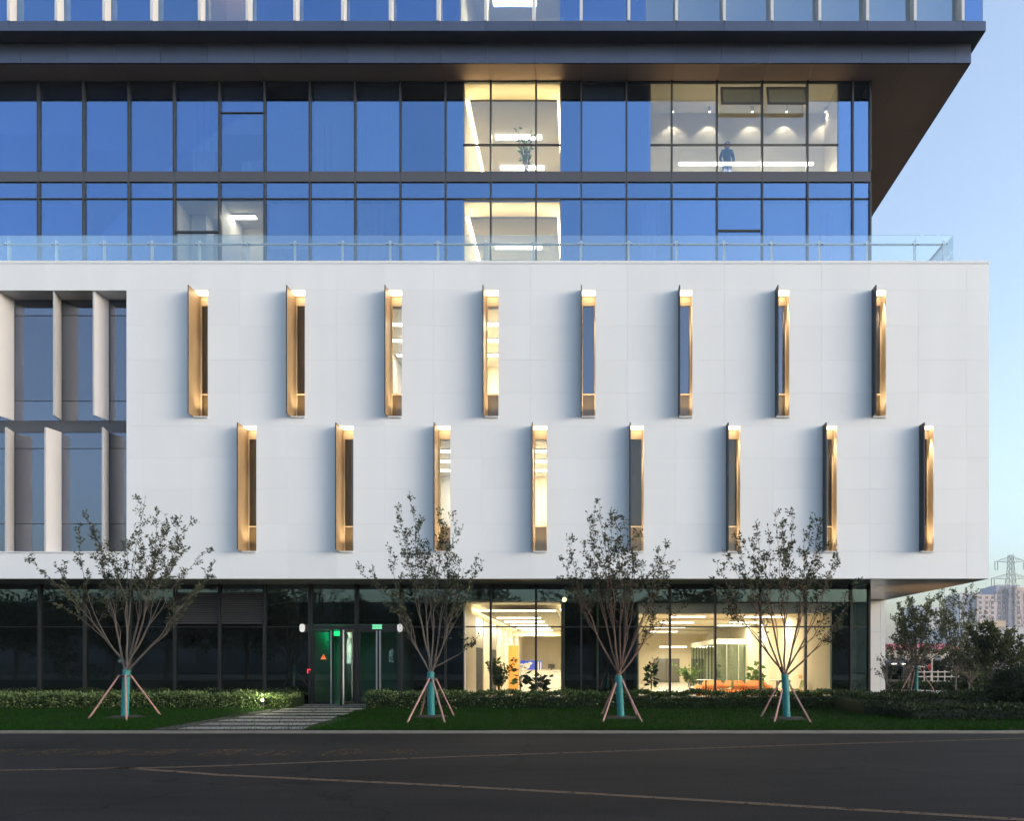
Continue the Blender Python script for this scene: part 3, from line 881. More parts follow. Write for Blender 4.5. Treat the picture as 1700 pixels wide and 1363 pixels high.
# ---------------- entrance doors
def door(hx, ang, label=None, side=1, hw=.70):
    """leaf hinged at hx, reaching left (side=-1) or right (side=1) when closed; ang opens outwards"""
    z0, z1 = z0g + .03, ztr - .11
    c, s = math.cos(ang), math.sin(ang)
    def T(u, y, z): return (hx + side * (u * c + y * s * 1), GD - .012 - u * s + y * c, z)
    F = [(0,3,2,1),(4,5,6,7),(0,1,5,4),(1,2,6,5),(2,3,7,6),(3,0,4,7)]
    def bx(m_, u0, u1, y0, y1, a, b2):
        m_.add([T(u0,y0,a),T(u1,y0,a),T(u1,y1,a),T(u0,y1,a),T(u0,y0,b2),T(u1,y0,b2),T(u1,y1,b2),T(u0,y1,b2)], F)
    f = MB()
    bx(f, 0, .07, -.025, .025, z0, z1); bx(f, hw - .07, hw, -.025, .025, z0, z1)
    bx(f, .07, hw - .07, -.025, .025, z0, z0 + .09); bx(f, .07, hw - .07, -.025, .025, z1 - .07, z1)
    d_ = f.build('door', M['gmull'], bld)
    if label: d_['label'] = label
    m_ = MB(); bx(m_, .07, hw - .07, -.006, .006, z0 + .09, z1 - .07); m_.build('pane', M['gG'], d_)
    h = MB()
    bx(h, hw - .075, hw - .035, -.085, -.05, z0 + .02, z1 - .02)
    for zz in (z0 + .25, z1 - .3): bx(h, hw - .065, hw - .045, -.05, -.024, zz, zz + .03)
    h.build('handle', M['steel'], d_)
    return d_
d1 = door(gmx[9] + .06, 0, 'door with orange triangle sticker', 1)
door(gmx[10] - .06, R(68), 'glass door standing ajar', -1)
door(gmx[10] + .06, 0, None, 1, .675)
door(gmx[11] - .06, 0, None, -1, .675)
M['stick'] = mat('orange_sticker', (.85,.16,.04), .6, emit=(1,.2,.05), es=.12)  # faint glow brightens the print, which is no lamp
c = pt(537, 1091, GD - .03)
MB().prism([(c.x - .1, 0), (c.x + .1, 0), (c.x, .17)], -.001, .001).build('warning_sticker', M['stick'], d1)
st = [o for o in COL.objects if o.name.startswith('warning_sticker')][0]
st.data.transform(Matrix.Translation((0, GD - .027, c.z - .08)) @ Matrix.Rotation(R(90), 4, 'X'))
M['inkblk'] = mat('dark_print', (.05,.03,.02), .7)
box('exclamation_mark', M['inkblk'], st, c.x - .008, c.x + .008, GD - .031, GD - .029, c.z - .02, c.z + .04)

# green lit lobby behind the doors
M['lobw'] = mat('lobby_wall', (.30,.36,.33), .7)
lob = room(gmx[9] + .02, gmx[11] - .02, GD + .12, 26.4, .075, 2.74, M['lobw'], M['lobw'], M['ifloor'])
M['eG'] = emis('green_sign_light', (.02,1.0,.25), 1.0)
M['eG2'] = emis('mint_sign_face', (.25,1.0,.55), .8)
c = pt(561, 1052, 25.6)
ex = empty('exit_sign', (c.x, 25.6, c.z + .12), 'green glowing exit sign inside the lobby, seen through the open door', 'exit sign')
box('sign_box', M['gmull'], ex, c.x - .2, c.x + .2, 25.6, 25.64, c.z - .1, c.z + .1)
box('sign_face', M['eG'], ex, c.x - .18, c.x + .18, 25.592, 25.598, c.z - .085, c.z + .085)
l = bpy.data.lights.new('sign_lamp', 'POINT'); l.energy = 13 * LAMP; l.color = (.0, 1, .36); l.shadow_soft_size = .06
lo_ = bpy.data.objects.new('sign_lamp', l); COL.objects.link(lo_); lo_.location = (c.x, 25.5, c.z - .02); parent_to(lo_, ex)

# exit sign over the right pair of doors
c = pt(626, 1041, GD - .1)
ex = empty('exit_sign', (c.x, GD - .1, c.z), 'small green exit sign with white writing above the right pair of doors', 'exit sign')
box('sign_box', M['gmull'], ex, c.x - .17, c.x + .17, GD - .1, GD - .062, c.z - .085, c.z + .085)
box('sign_face', M['eG2'], ex, c.x - .16, c.x + .16, GD - .108, GD - .102, c.z - .075, c.z + .075)
cu = bpy.data.curves.new('lettering', 'FONT'); cu.body = '安全出口'; cu.size = .085; cu.align_x = 'CENTER'; cu.align_y = 'CENTER'
M['eGd'] = mat('green_print', (.0,.12,.06), .6); cu.materials.append(M['eGd'])
o = text_mesh('lettering', cu, M['eGd']); o.location = (c.x, GD - .111, c.z); o.rotation_euler = (R(90), 0, 0); parent_to(o, ex)

# wall lamps and the red access reader
M['lampw'] = mat('white_lamp_cover', (.8,.8,.8), .4, emit=(1,1,1), es=.04)
for u, lb_ in ((502, 'white rounded wall lamp to the left of the entrance doors'), (664, 'white rounded wall lamp to the right of the entrance doors')):
    c = pt(u, 1043, GD - .12)
    t = empty('wall_lamp', (c.x, GD - .09, c.z), lb_, 'wall lamp', 'wall lamps beside the entrance')
    m_ = MB(); w, h = .08, .135
    pts = []
    for k in range(20):
        a = 2 * math.pi * k / 20
        ce = math.cos(a); se = math.sin(a)
        pts.append((c.x + w * ce, c.z + (h - w) * (1 if se > 0 else -1) * (abs(se) > 1e-6) + w * se))
    nn = len(pts)
    V = [(p[0], GD - .16, p[1]) for p in pts] + [(p[0], GD - .095, p[1]) for p in pts]
    m_.add(V, [tuple(range(nn)), tuple(range(nn, 2*nn))[::-1]] + [(i, i + nn, (i+1) % nn + nn, (i+1) % nn) for i in range(nn)])
    m_.build('cover', M['lampw'], t)
    box('backplate', M['steel'], t, c.x - .05, c.x + .05, GD - .094, GD - .091, c.z - .1, c.z + .1)
M['eR'] = emis('red_led', (1,.04,.06), 2.2)
c = pt(513, 1115, GD - .12)
t = empty('card_reader', (c.x, GD - .1, c.z), 'dark card reader with red glowing edge beside the left door', 'card reader')
box('reader_body', M['fdark'], t, c.x - .05, c.x + .06, GD - .12, GD - .092, c.z - .09, c.z + .08)
box('red_light', M['eR'], t, c.x - .055, c.x - .03, GD - .13, GD - .121, c.z - .06, c.z + .07)
box('red_light', M['eR'], t, c.x - .029, c.x + .055, GD - .13, GD - .121, c.z + .045, c.z + .07)

# ------------------------------------------------------------------ reception room (left lit bay)
rx0, rx1 = px(770, GD) + .02, px(932, GD) - .02
rec = room(rx0, rx1 + 1.2, GD + .12, 48, .085, 3.55, M['iwall'], M['iceil'], M['ifloor'])
box('dividing_wall', M['iwall'], rec, rx1, rx1 + .08, GD + .13, 26.0, .09, 3.54)
box('ceiling_panel', M['igrey'], rec, -3.75, -.95, 25.5, 47, 3.28, 3.34)
box('beam', M['iwall'], rec, rx0 + .01, rx1 + 1.15, 40.0, 40.3, 2.95, 3.27)
for (a, c2) in ((rx0 + .05, rx0 + .12), (-.85, -.78)):
    box('cove_light', M['eC2'], rec, a, c2, 25.6, 46.8, 3.36, 3.40)
box('cove_light', M['eC2'], rec, rx0 + .2, -1.0, 25.42, 25.48, 3.30, 3.34)
for k, dd in enumerate((28.4, 31.0, 33.7, 36.6, 39.4, 42.8)):
    strip_light(-3.42, -1.72, dd, 3.22, f'{ORD[k]} strip light from the window on the reception ceiling', 'strip lights on the reception ceiling', w=.18, watts=125, col=(1,.87,.62))
xw = rx0
for (u0, u1, mt, top) in ((772, 790, 'iwall2', 3.2), (791, 802, 'dark', 2.05), (802.5, 814, 'iwall2', 3.2), (818, 824.5, 'dark', 2.05), (825, 838, 'iwall2', 3.2)):
    D0 = (xw + .03) * FPX / (u0 - VX); D1 = (xw + .03) * FPX / (u1 - VX)
    box('wall_panel', M[mt], rec, xw + .002, xw + (.04 if mt != 'dark' else .015), D0, D1, .09, top)
    if mt == 'dark': box('wall_panel', M['steel'], rec, xw + .002, xw + .02, D0, D1, top + .01, 3.2)
box('orange_wall', M['orange'], rec, px(838, 38), px(860, 38), 38, 38.4, .09, pz(1072, 38))
M['poster'] = mat('blue_board', (.03,.05,.30), .5, emit=(.05,.1,.6), es=.15)  # weak emission stands in for light falling on the board
pb = empty('display_board', (px(880, 45), 45, .6), 'dark blue display board with white shapes behind the reception', 'display board')
box('board', M['poster'], pb, px(861, 45), px(900, 45), 45, 45.06, pz(1122, 45), pz(1097, 45))
for (u, v, a, b2) in ((867, 1112, 8, 5), (874, 1106, 6, 5), (880, 1102, 4, 2.5), (866, 1104, 3, 2)):
    V = [(px(u + a * math.cos(q * .5236), 44.99), 44.99, pz(v + b2 * math.sin(q * .5236), 44.99)) for q in range(12)]
    V2 = [(p[0], 44.998, p[2]) for p in V]
    MB().add(V + V2, [tuple(range(12)), tuple(range(12, 24))[::-1]] + [(i, (i+1) % 12, 12 + (i+1) % 12, 12 + i) for i in range(12)]).build('white_shape', M['iwhite'], pb)
for u in (893, 897): box('white_shape', M['iwhite'], pb, px(u, 44.98), px(u + 1.6, 44.98), 44.985, 44.997, pz(1119, 45), pz(1099, 45))
rc = empty('reception_counter', (-2.4, 40, .08), 'white reception counter in the lit room left of the dark bay', 'counter')
box('counter_front', M['iwhite'], rc, px(862, 40), px(935, 40), 40, 40.8, .09, 1.02)
box('counter_top', M['igrey'], rc, px(861, 40), px(936, 40), 39.94, 40.86, 1.022, 1.07)
cm = empty('computer_monitor', (px(914, 40.4), 40.4, 1.07), 'small dark monitor standing on the white reception counter', 'monitor')
box('screen', M['fdark'], cm, px(910, 40.4), px(921, 40.4), 40.4, 40.44, 1.16, 1.4); box('stand', M['fdark'], cm, px(914.5, 40.4), px(916.5, 40.4), 40.41, 40.43, 1.07, 1.16)
for (u0, u1, v0, v1, nn) in ((911, 917, 1109, 1112, 'left'), (918, 924, 1111, 1114, 'right')):
    o = box('wall_plaque', M['igrey'], None, px(u0, 47.9), px(u1, 47.9), 47.94, 47.98, pz(v1, 47.9), pz(v0, 47.9))
    tag(o, f'small framed plaque on the far wall, the {nn} one of two above the counter', 'plaque', 'plaques over the counter')

# ------------------------------------------------------------------ lounge (right lit bay)
lx0, lx1 = px(1060, GD) + .02, px(1381, GD) - .02
lng = room(lx0, lx1, GD + .12, 51, .085, 3.42, M['iwall'], M['iceil'], M['ifloor'])
box('beam', M['igrey'], lng, lx0 + .01, lx1 - .01, GD + .2, GD + .35, 3.14, 3.41)
for k, dd in enumerate((27.0, 31.0, 36.0, 42)):
    box('beam', M['iwall'], lng, lx0 + .01, lx1 - .01, dd + .6, dd + .72, 3.34, 3.415)
n_ = 0
for k, (dd, a, c2) in enumerate(((29.0, 1110, 1170), (33.2, 1097, 1151), (37.6, 1087, 1137), (43.0, 1080, 1125))):
    strip_light(px(a, dd), px(c2, dd), dd, 3.3, f'{ORD[k]} strip light from the window in the left row of the lounge ceiling', 'strip lights on the lounge ceiling', w=.16, watts=240, col=(1,.87,.62))
for k, dd in enumerate((46.0, 48.6)):
    strip_light(px(1095, dd), px(1140, dd), dd, 2.5, f'{ORD[k]} low pendant strip light before the grey doors at the lounge back wall', 'low strip lights at the lounge back wall', w=.1, h=.03, watts=110, col=(1,.87,.62))
for k, (dd, a, c2) in enumerate(((29.0, 1237, 1300), (33.2, 1212, 1268), (36.0, 1192, 1247))):
    strip_light(px(a, dd), px(c2, dd), dd, 3.3, f'{ORD[k]} strip light from the window in the right row of the lounge ceiling', 'strip lights on the lounge ceiling', w=.16, watts=100, col=(1,.87,.62))
# glass office box inside the lounge
go = MB()
gx0, gx1, gd0, gd1 = px(1187, 36.6), lx1 - .02, 36.6, 45
go.box(gx0, gx1, gd0, gd0 + .1, 2.42, 2.68); go.box(gx0, gx0 + .1, gd0 + .1, gd1, 2.42, 2.68)
go_o = go.build('glass_office', M['igrey'], bld)
M['gOff'] = glass('office_glass', (.7,.85,.8), .16, (.62,.70,.66))
xx = gx0
while xx < gx1 - .05:
    x1 = min(xx + .6, gx1)
    box('pane', M['gOff'], go_o, xx + .02, x1 - .02, gd0 + .04, gd0 + .05, .09, 2.415); box('post', M['steel'], go_o, xx - .02, xx + .02, gd0 + .02, gd0 + .07, .09, 2.418)
    xx += .6
for k in range(8):
    y0 = gd0 + .15 + k * 1.05
    box('pane', M['gOff'], go_o, gx0 + .04, gx0 + .05, y0, y0 + .98, .09, 2.415); box('post', M['fdark'], go_o, gx0 + .02, gx0 + .08, y0 - .045, y0 - .005, .09, 2.418)
box('back_panel', M['igrey'], go_o, gx0 + .3, gx1 - .02, 40.2, 40.3, .09, 3.2)
M['doorgrey'] = mat('grey_lift_door', (.16,.15,.13), .4, .3)
dr = box('grey_door', M['doorgrey'], lng, px(1085, 50.9), px(1128, 50.9), 50.9, 50.97, .09, pz(1094, 50.9)); 
box('door_gap', M['fdark'], dr, px(1106, 50.9), px(1106.5, 50.9), 50.885, 50.897, .1, pz(1095, 50.9))
for (v0, v1) in ((1121, 1127), (1146, 1151)):
    D = 27.2
    o = MB().box(lx1 - .012, lx1 - .003, D, D + .42, pz(v1, D), pz(v0, D)).build('notice', M['orange'], None)
    tag(o, ('upper' if v0 < 1130 else 'lower') + ' orange notice on the cream wall at the right end of the lounge', 'notice', 'notices on the lounge wall')

# sofa, tables, chairs
def soft_box(m_, x0, x1, y0, y1, z0, z1, r=.05):
    bm = bmesh.new(); bmesh.ops.create_cube(bm, size=1)
    for v in bm.verts: v.co = Vector(((x0+x1)/2 + v.co.x*(x1-x0), (y0+y1)/2 + v.co.y*(y1-y0), (z0+z1)/2 + v.co.z*(z1-z0)))
    bmesh.ops.bevel(bm, geom=list(bm.edges), offset=r, segments=2, affect='EDGES')
    bm.verts.index_update()
    m_.add([v.co.copy() for v in bm.verts], [tuple(v.index for v in f.verts) for f in bm.faces]); bm.free()
    return m_
sx0, sx1, sD = px(1166, 29), px(1275, 29), 29.0
so = empty('sofa', ((sx0 + sx1) / 2, sD, .085), 'long orange sofa seen from behind in the lit lounge', 'sofa')
soft_box(MB(), sx0, sx1, sD, sD + .9, .16, .42).build('sofa_base', M['sofa'], so, True)
w3 = (sx1 - sx0) / 3
for k in range(3):
    soft_box(MB(), sx0 + k*w3 + .01, sx0 + (k+1)*w3 - .01, sD, sD + .2, .40, .66, .04).build('back_panel', M['sofa'], so, True)
    soft_box(MB(), sx0 + k*w3 + .04, sx0 + (k+1)*w3 - .04, sD + .16, sD + .36, .42, .76, .06).build('back_cushion', M['sofa'], so, True)
    soft_box(MB(), sx0 + k*w3 + .02, sx0 + (k+1)*w3 - .02, sD + .3, sD + .9, .42, .54, .04).build('seat_cushion', M['sofa'], so, True)
soft_box(MB(), sx0 - .2, sx0 - .01, sD, sD + .9, .12, .58).build('armrest', M['sofa'], so, True)
soft_box(MB(), sx1 + .01, sx1 + .2, sD, sD + .9, .12, .58).build('armrest', M['sofa'], so, True)
for a in (sx0 + .05, sx1 - .1):
    for b2 in (sD + .06, sD + .8): box('leg', M['fdark'], so, a, a + .05, b2, b2 + .05, .086, .16)
for (u, D, lb_) in ((1172, 27.6, 'small round table in front of the orange sofa, left of the window mullion'), (1290, 27.0, 'small round table behind the rightmost staked tree')):
    c = Vector((px(u, D), D, .085)); zt = .84
    t = empty('side_table', c, lb_, 'table', 'round tables in the lounge')
    MB().lathe((c.x, c.y, zt - .025), [(.34, 0), (.36, .01), (.36, .02), (.35, .025)], 24).build('table_top', M['iwhite'], t)
    MB().lathe((c.x, c.y, .11), [(.028, 0), (.028, zt - .137)], 10).build('column', M['fdark'], t)
    MB().lathe((c.x, c.y, .086), [(.2, 0), (.2, .012), (.04, .023)], 20).build('base', M['fdark'], t)
M['green'] = mat('olive_green_shell', (.30,.33,.08), .5)
M['greych'] = mat('pale_grey_shell', (.5,.5,.47), .5)
def chair(label, u, D, rz, shell, cat='chair'):
    c = Vector((px(u, D), D, .085))
    t = empty('chair', c, label, cat, 'chairs in the lounge'); t.rotation_euler = (0, 0, rz)
    Mx = Matrix.Translation(c) @ Matrix.Rotation(rz, 4, 'Z')
    # shell: seat rising smoothly into a back (the chair faces +x)
    prof = [(.22, .44), (.12, .42), (-.02, .415), (-.14, .43), (-.20, .50), (-.235, .62), (-.26, .76)]
    V, F = [], []
    nx = 7
    for i, (a, z) in enumerate(prof):
        hw_ = .22 if i < 4 else .21 - .02 * (i - 4)
        for k in range(nx):
            s = (k / (nx-1)) * 2 - 1
            V.append((a + (.04 * s * s if i > 3 else 0), hw_ * s, z + (.03 * s * s if i < 4 else 0)))
    nb_ = len(V)
    V += [(v[0] - (.018 if i // nx > 3 else 0), v[1], v[2] - (.018 if i // nx <= 3 else .004)) for i, v in enumerate(V)]
    for i in range(len(prof)-1):
        for k in range(nx-1):
            q = (i*nx+k, i*nx+k+1, (i+1)*nx+k+1, (i+1)*nx+k)
            F.append(q); F.append(tuple(j + nb_ for j in q[::-1]))
    m_ = MB().add([Mx @ Vector(v) for v in V], F); m_.build('seat_shell', shell, t, True)
    for sx in (.17, -.17):
        for sy in (.16, -.16):
            MB().tube([Mx @ Vector((sx * .8, sy * .8, .405)), Mx @ Vector((sx * 1.25, sy * 1.15, .002))], .011, 6).build('leg', M['fdark'], t)
chair('pale chair at the left end of the orange sofa', 1153, 26.6, R(-15), M['greych'])
chair('olive green chair in front of the left half of the sofa', 1206, 26.4, R(180), M['green'])
chair('olive green chair beside the right end of the sofa', 1275, 26.6, R(0), M['green'])
chair('olive green chair between the rightmost staked tree and the right wall', 1322, 26.4, R(180), M['green'])

# potted plants
def plant(label, u, D, z0, ztop, spread, n, leafL, mats_, stems_=5, seed=1, name='potted_plant', lean=.3, potr=.18):
    rr = random.Random(seed); npr = np.random.default_rng(seed)
    c = Vector((px(u, D), D, z0))
    t = empty(name, c, label, 'plant', 'potted plants')
    MB().lathe((c.x, c.y, z0), [(potr * .75, 0), (potr, .02), (potr * 1.08, .33), (potr * .98, .33), (potr * .95, .29)], 18).build('pot', M['iwhite'], t)
    sm = MB(); P, N = [], []
    for k in range(stems_):
        a = rr.uniform(0, 6.28); h = (ztop - z0 - .28) * rr.uniform(.7, 1.0); o_ = spread * rr.uniform(.2, .9)
        pts = [c + Vector((math.cos(a) * o_ * (q ** 1.3), math.sin(a) * o_ * (q ** 1.3) * .7, .28 + h * q)) for q in np.linspace(0, 1, 6)]
        sm.tube(pts, [.016, .014, .012, .01, .008, .005], 5)
        for j in range(n // stems_):
            q = rr.uniform(.3, 1.0); i = min(int(q * 5), 4); p = pts[i].lerp(pts[i+1], q * 5 - i)
            dv = Vector((rr.gauss(0, 1), rr.gauss(0, 1), rr.uniform(-.2, .9))).normalized()
            P.append(p + dv * leafL * .25); N.append(dv + Vector((0, 0, -lean * rr.random())))
    sm.build('stem', M['barkr'], t)
    cards('foliage', P, N, npr.uniform(.7, 1.2, len(P)) * leafL, leafL * .5, mats_, t, seed)
plant('dark broad leaved plant at the left edge of the lounge window', 1081, 25.2, .085, pz(1096, 25.2), .35, 90, .24, [M['plantA'], M['plantB'], M['plantB']], 4, 2)
plant('feathery pale plant in front of the grey doors in the lounge', 1146, 32.5, .085, pz(1103, 32.5), 1.1, 320, .17, [M['plantA']], 9, 3)
plant('broad leaved plant behind the right half of the sofa', 1252, 31.6, .085, pz(1104, 31.6), .6, 60, .34, [M['plantA']], 6, 4)
plant('bushy green plant in front of the wall panels of the reception', 829, 25.6, .085, pz(1093, 25.6), .62, 900, .14, [M['plantA'], M['plantA'], M['plantB']], 10, 5)
plant('tall leaved plant beside the bushy plant in the reception', 864, 25.3, .085, pz(1108, 25.3), .15, 26, .3, [M['plantA'], M['plantB']], 3, 6)
plant('spiky low plant in the right half of the reception window', 896, 25.4, .085, pz(1120, 25.4), .45, 70, .3, [M['plantB']], 6, 7)
plant('leafy plant behind the glass of the upper lit bay', 874, 25.0, z285 + .01, pz(213, 25.0), .5, 150, .14, [M['plantA']], 7, 8)

# ------------------------------------------------------------------ person in the meeting room
def person(label, u, D, zf):
    c = Vector((px(u, D), D, zf))
    t = empty('person', c, label, 'person')
    S = 1.66 / 1.75
    J = {'pel':(0,0,.95),'wai':(0,0,1.10),'che':(0,.01,1.32),'nec':(0,0,1.49),'hb':(0,-.01,1.56),'he':(0,-.02,1.64),'ht':(0,-.01,1.71),
         'shl':(-.17,0,1.42),'ell':(-.25,.02,1.15),'wrl':(-.20,-.12,.95),'hal':(-.17,-.16,.89),'shr':(.17,0,1.42),'elr':(.25,.02,1.15),'wrr':(.2,-.1,.95),'har':(.18,-.14,.89),
         'hil':(-.09,0,.90),'knl':(-.10,-.02,.50),'anl':(-.10,.02,.09),'tol':(-.11,-.14,.03),'hir':(.09,0,.90),'knr':(.10,-.01,.50),'anr':(.10,.02,.09),'tor':(.12,-.14,.03)}
    RD_ = dict(pel=.15,wai=.13,che=.155,nec=.06,hb=.075,he=.095,ht=.07,shl=.075,ell=.05,wrl=.035,hal=.035,shr=.075,elr=.05,wrr=.035,har=.035,hil=.1,knl=.065,anl=.045,tol=.035,hir=.1,knr=.065,anr=.045,tor=.035)
    E = ['pel wai','wai che','che nec','nec hb','hb he','he ht','che shl','shl ell','ell wrl','wrl hal','che shr','shr elr','elr wrr','wrr har','pel hil','hil knl','knl anl','anl tol','pel hir','hir knr','knr anr','anr tor']
    ks = list(J)
    me = bpy.data.meshes.new('body'); me.from_pydata([Vector(J[k]) * S + c for k in ks], [tuple(ks.index(q) for q in e.split()) for e in E], [])
    o = bpy.data.objects.new('body', me); COL.objects.link(o); parent_to(o, t)
    md = o.modifiers.new('skin', 'SKIN'); sv = me.skin_vertices[0].data
    for i, k in enumerate(ks): sv[i].radius = (RD_[k] * S, RD_[k] * S * (.72 if k in ('pel','wai','che') else 1)); sv[i].use_root = (k == 'pel')
    o.modifiers.new('sub', 'SUBSURF').levels = 2; o.modifiers['sub'].render_levels = 2
    M['navy'] = mat('navy_clothing', (.03,.045,.10), .8); M['skin'] = mat('skin', (.45,.28,.2), .6); M['hair'] = mat('dark_hair', (.015,.012,.012), .6)
    me.materials.append(M['navy'])
    hc = Vector(J['he']) * S + c
    MB().lathe((hc.x, hc.y + .005, hc.z - .06), [(.085, 0), (.108, .04), (.112, .09), (.095, .14), (.05, .172), (.01, .18)], 14).build('hair', M['hair'], t, True)
    fm = MB().lathe((hc.x, hc.y - .055, hc.z - .10), [(.03, 0), (.06, .03), (.068, .08), (.05, .13)], 12); fm.build('face', M['skin'], t, True)
    for s in (-1, 1):
        q = Vector(J['har' if s > 0 else 'hal']) * S + c
        hb = MB()
        hb.tube([q + Vector((0, .03, .04)), q + Vector((0, -.01, -.01)), q + Vector((0, -.02, -.05))], [.03, .036, .03], 8)
        for k in range(4):
            b0 = q + Vector(((k - 1.5) * .016, -.02, -.05)); hb.tube([b0, b0 + Vector((0, -.012, -.035)), b0 + Vector((0, .0, -.06 - .006 * (1.5 - abs(k - 1.5))))], [.009, .008, .006], 5)
        b0 = q + Vector((-s * .028, -.02, -.02)); hb.tube([b0, b0 + Vector((-s * .014, -.015, -.025)), b0 + Vector((-s * .012, -.02, -.05))], [.01, .009, .007], 5)
        hb.build('hand', M['skin'], t, True)
person('person in dark clothing standing behind the glass of the meeting room', 1207, 24.95, z285 + .0)

# ------------------------------------------------------------------ glass railing of the roof terrace
RL = 22.67
rx1_ = px(1583, RL)
zr0, zrt, zrr = 13.82, pz(390, RL), pz(402.5, RL)
rl_ = empty('glass_railing', (0, RL, 13.82), 'glass railing with pale steel posts along the edge of the roof terrace', 'railing')
rpx = [px(964.5 + 79.4 * k, RL) for k in range(-16, 8)]
rpx = [v for v in rpx if v < px(1545, RL)] 
allp = rpx + [px(1569, RL)]
for i, x in enumerate(allp):
    p = MB().box(x - .036, x + .036, RL + .06, RL + .075, zr0, pz(397, RL)).box(x - .012, x + .012, RL + .076, RL + .14, zr0, pz(399, RL))
    po = p.build('post', M['rail'], rl_)
    cl = MB()
    for z in (zrr - .03, zr0 + .2):
        for s in (-1, 1): cl.box(x + s * .075 - .02, x + s * .075 + .02, RL - .02, RL + .03, z - .018, z + .018)
        cl.box(x - .09, x + .09, RL + .045, RL + .058, z - .01, z + .01)
    cl.build('clamp', M['steel'], po)
ed = allp[:-1] + [rx1_]
for a, c2 in zip(ed[:-1], ed[1:]): box('glass_panel', M['gR'], rl_, a + .008, c2 - .008, RL, RL + .016, zr0 + .1, zrt)
MB().tube([(allp[0], RL + .11, zrr), (allp[-1], RL + .11, zrr)], .034, 8).build('handrail', M['rail'], rl_)
xs = allp[-1]
MB().tube([(xs, RL + .11, zrr), (xs, 46, zrr)], .034, 8).build('handrail', M['rail'], rl_)
for k in range(9):
    y0 = RL + .3 + 1.5 * k
    box('glass_panel', M['gR'], rl_, rx1_ - .016, rx1_, y0 - .28, y0 + 1.2, zr0 + .1, zrt)
    if k: box('post', M['rail'], rl_, xs - .03, xs + .03, y0 - .3, y0 - .24, zr0, pz(397, RL))

# ------------------------------------------------------------------ trees in front of the building
def stem_curve(P0, T, rr, nseg=11, wig=.05, out=.55, upk=.40):
    dx = T - P0
    P1 = P0 + Vector((dx.x * out, dx.y * out, dx.z * upk))
    pts = []
    L = dx.length
    w1 = Vector((rr.uniform(-1, 1), rr.uniform(-1, 1), 0)) * wig * L * .35
    ph = rr.uniform(0, 6.28)
    for i in range(nseg):
        t = i / (nseg - 1)
        p = P0 * (1-t)**2 + P1 * 2*t*(1-t) + T * t*t
        p = p + w1 * math.sin(t * 9 + ph) * t * (1-t) * 2.0
        pts.append(p)
    return pts

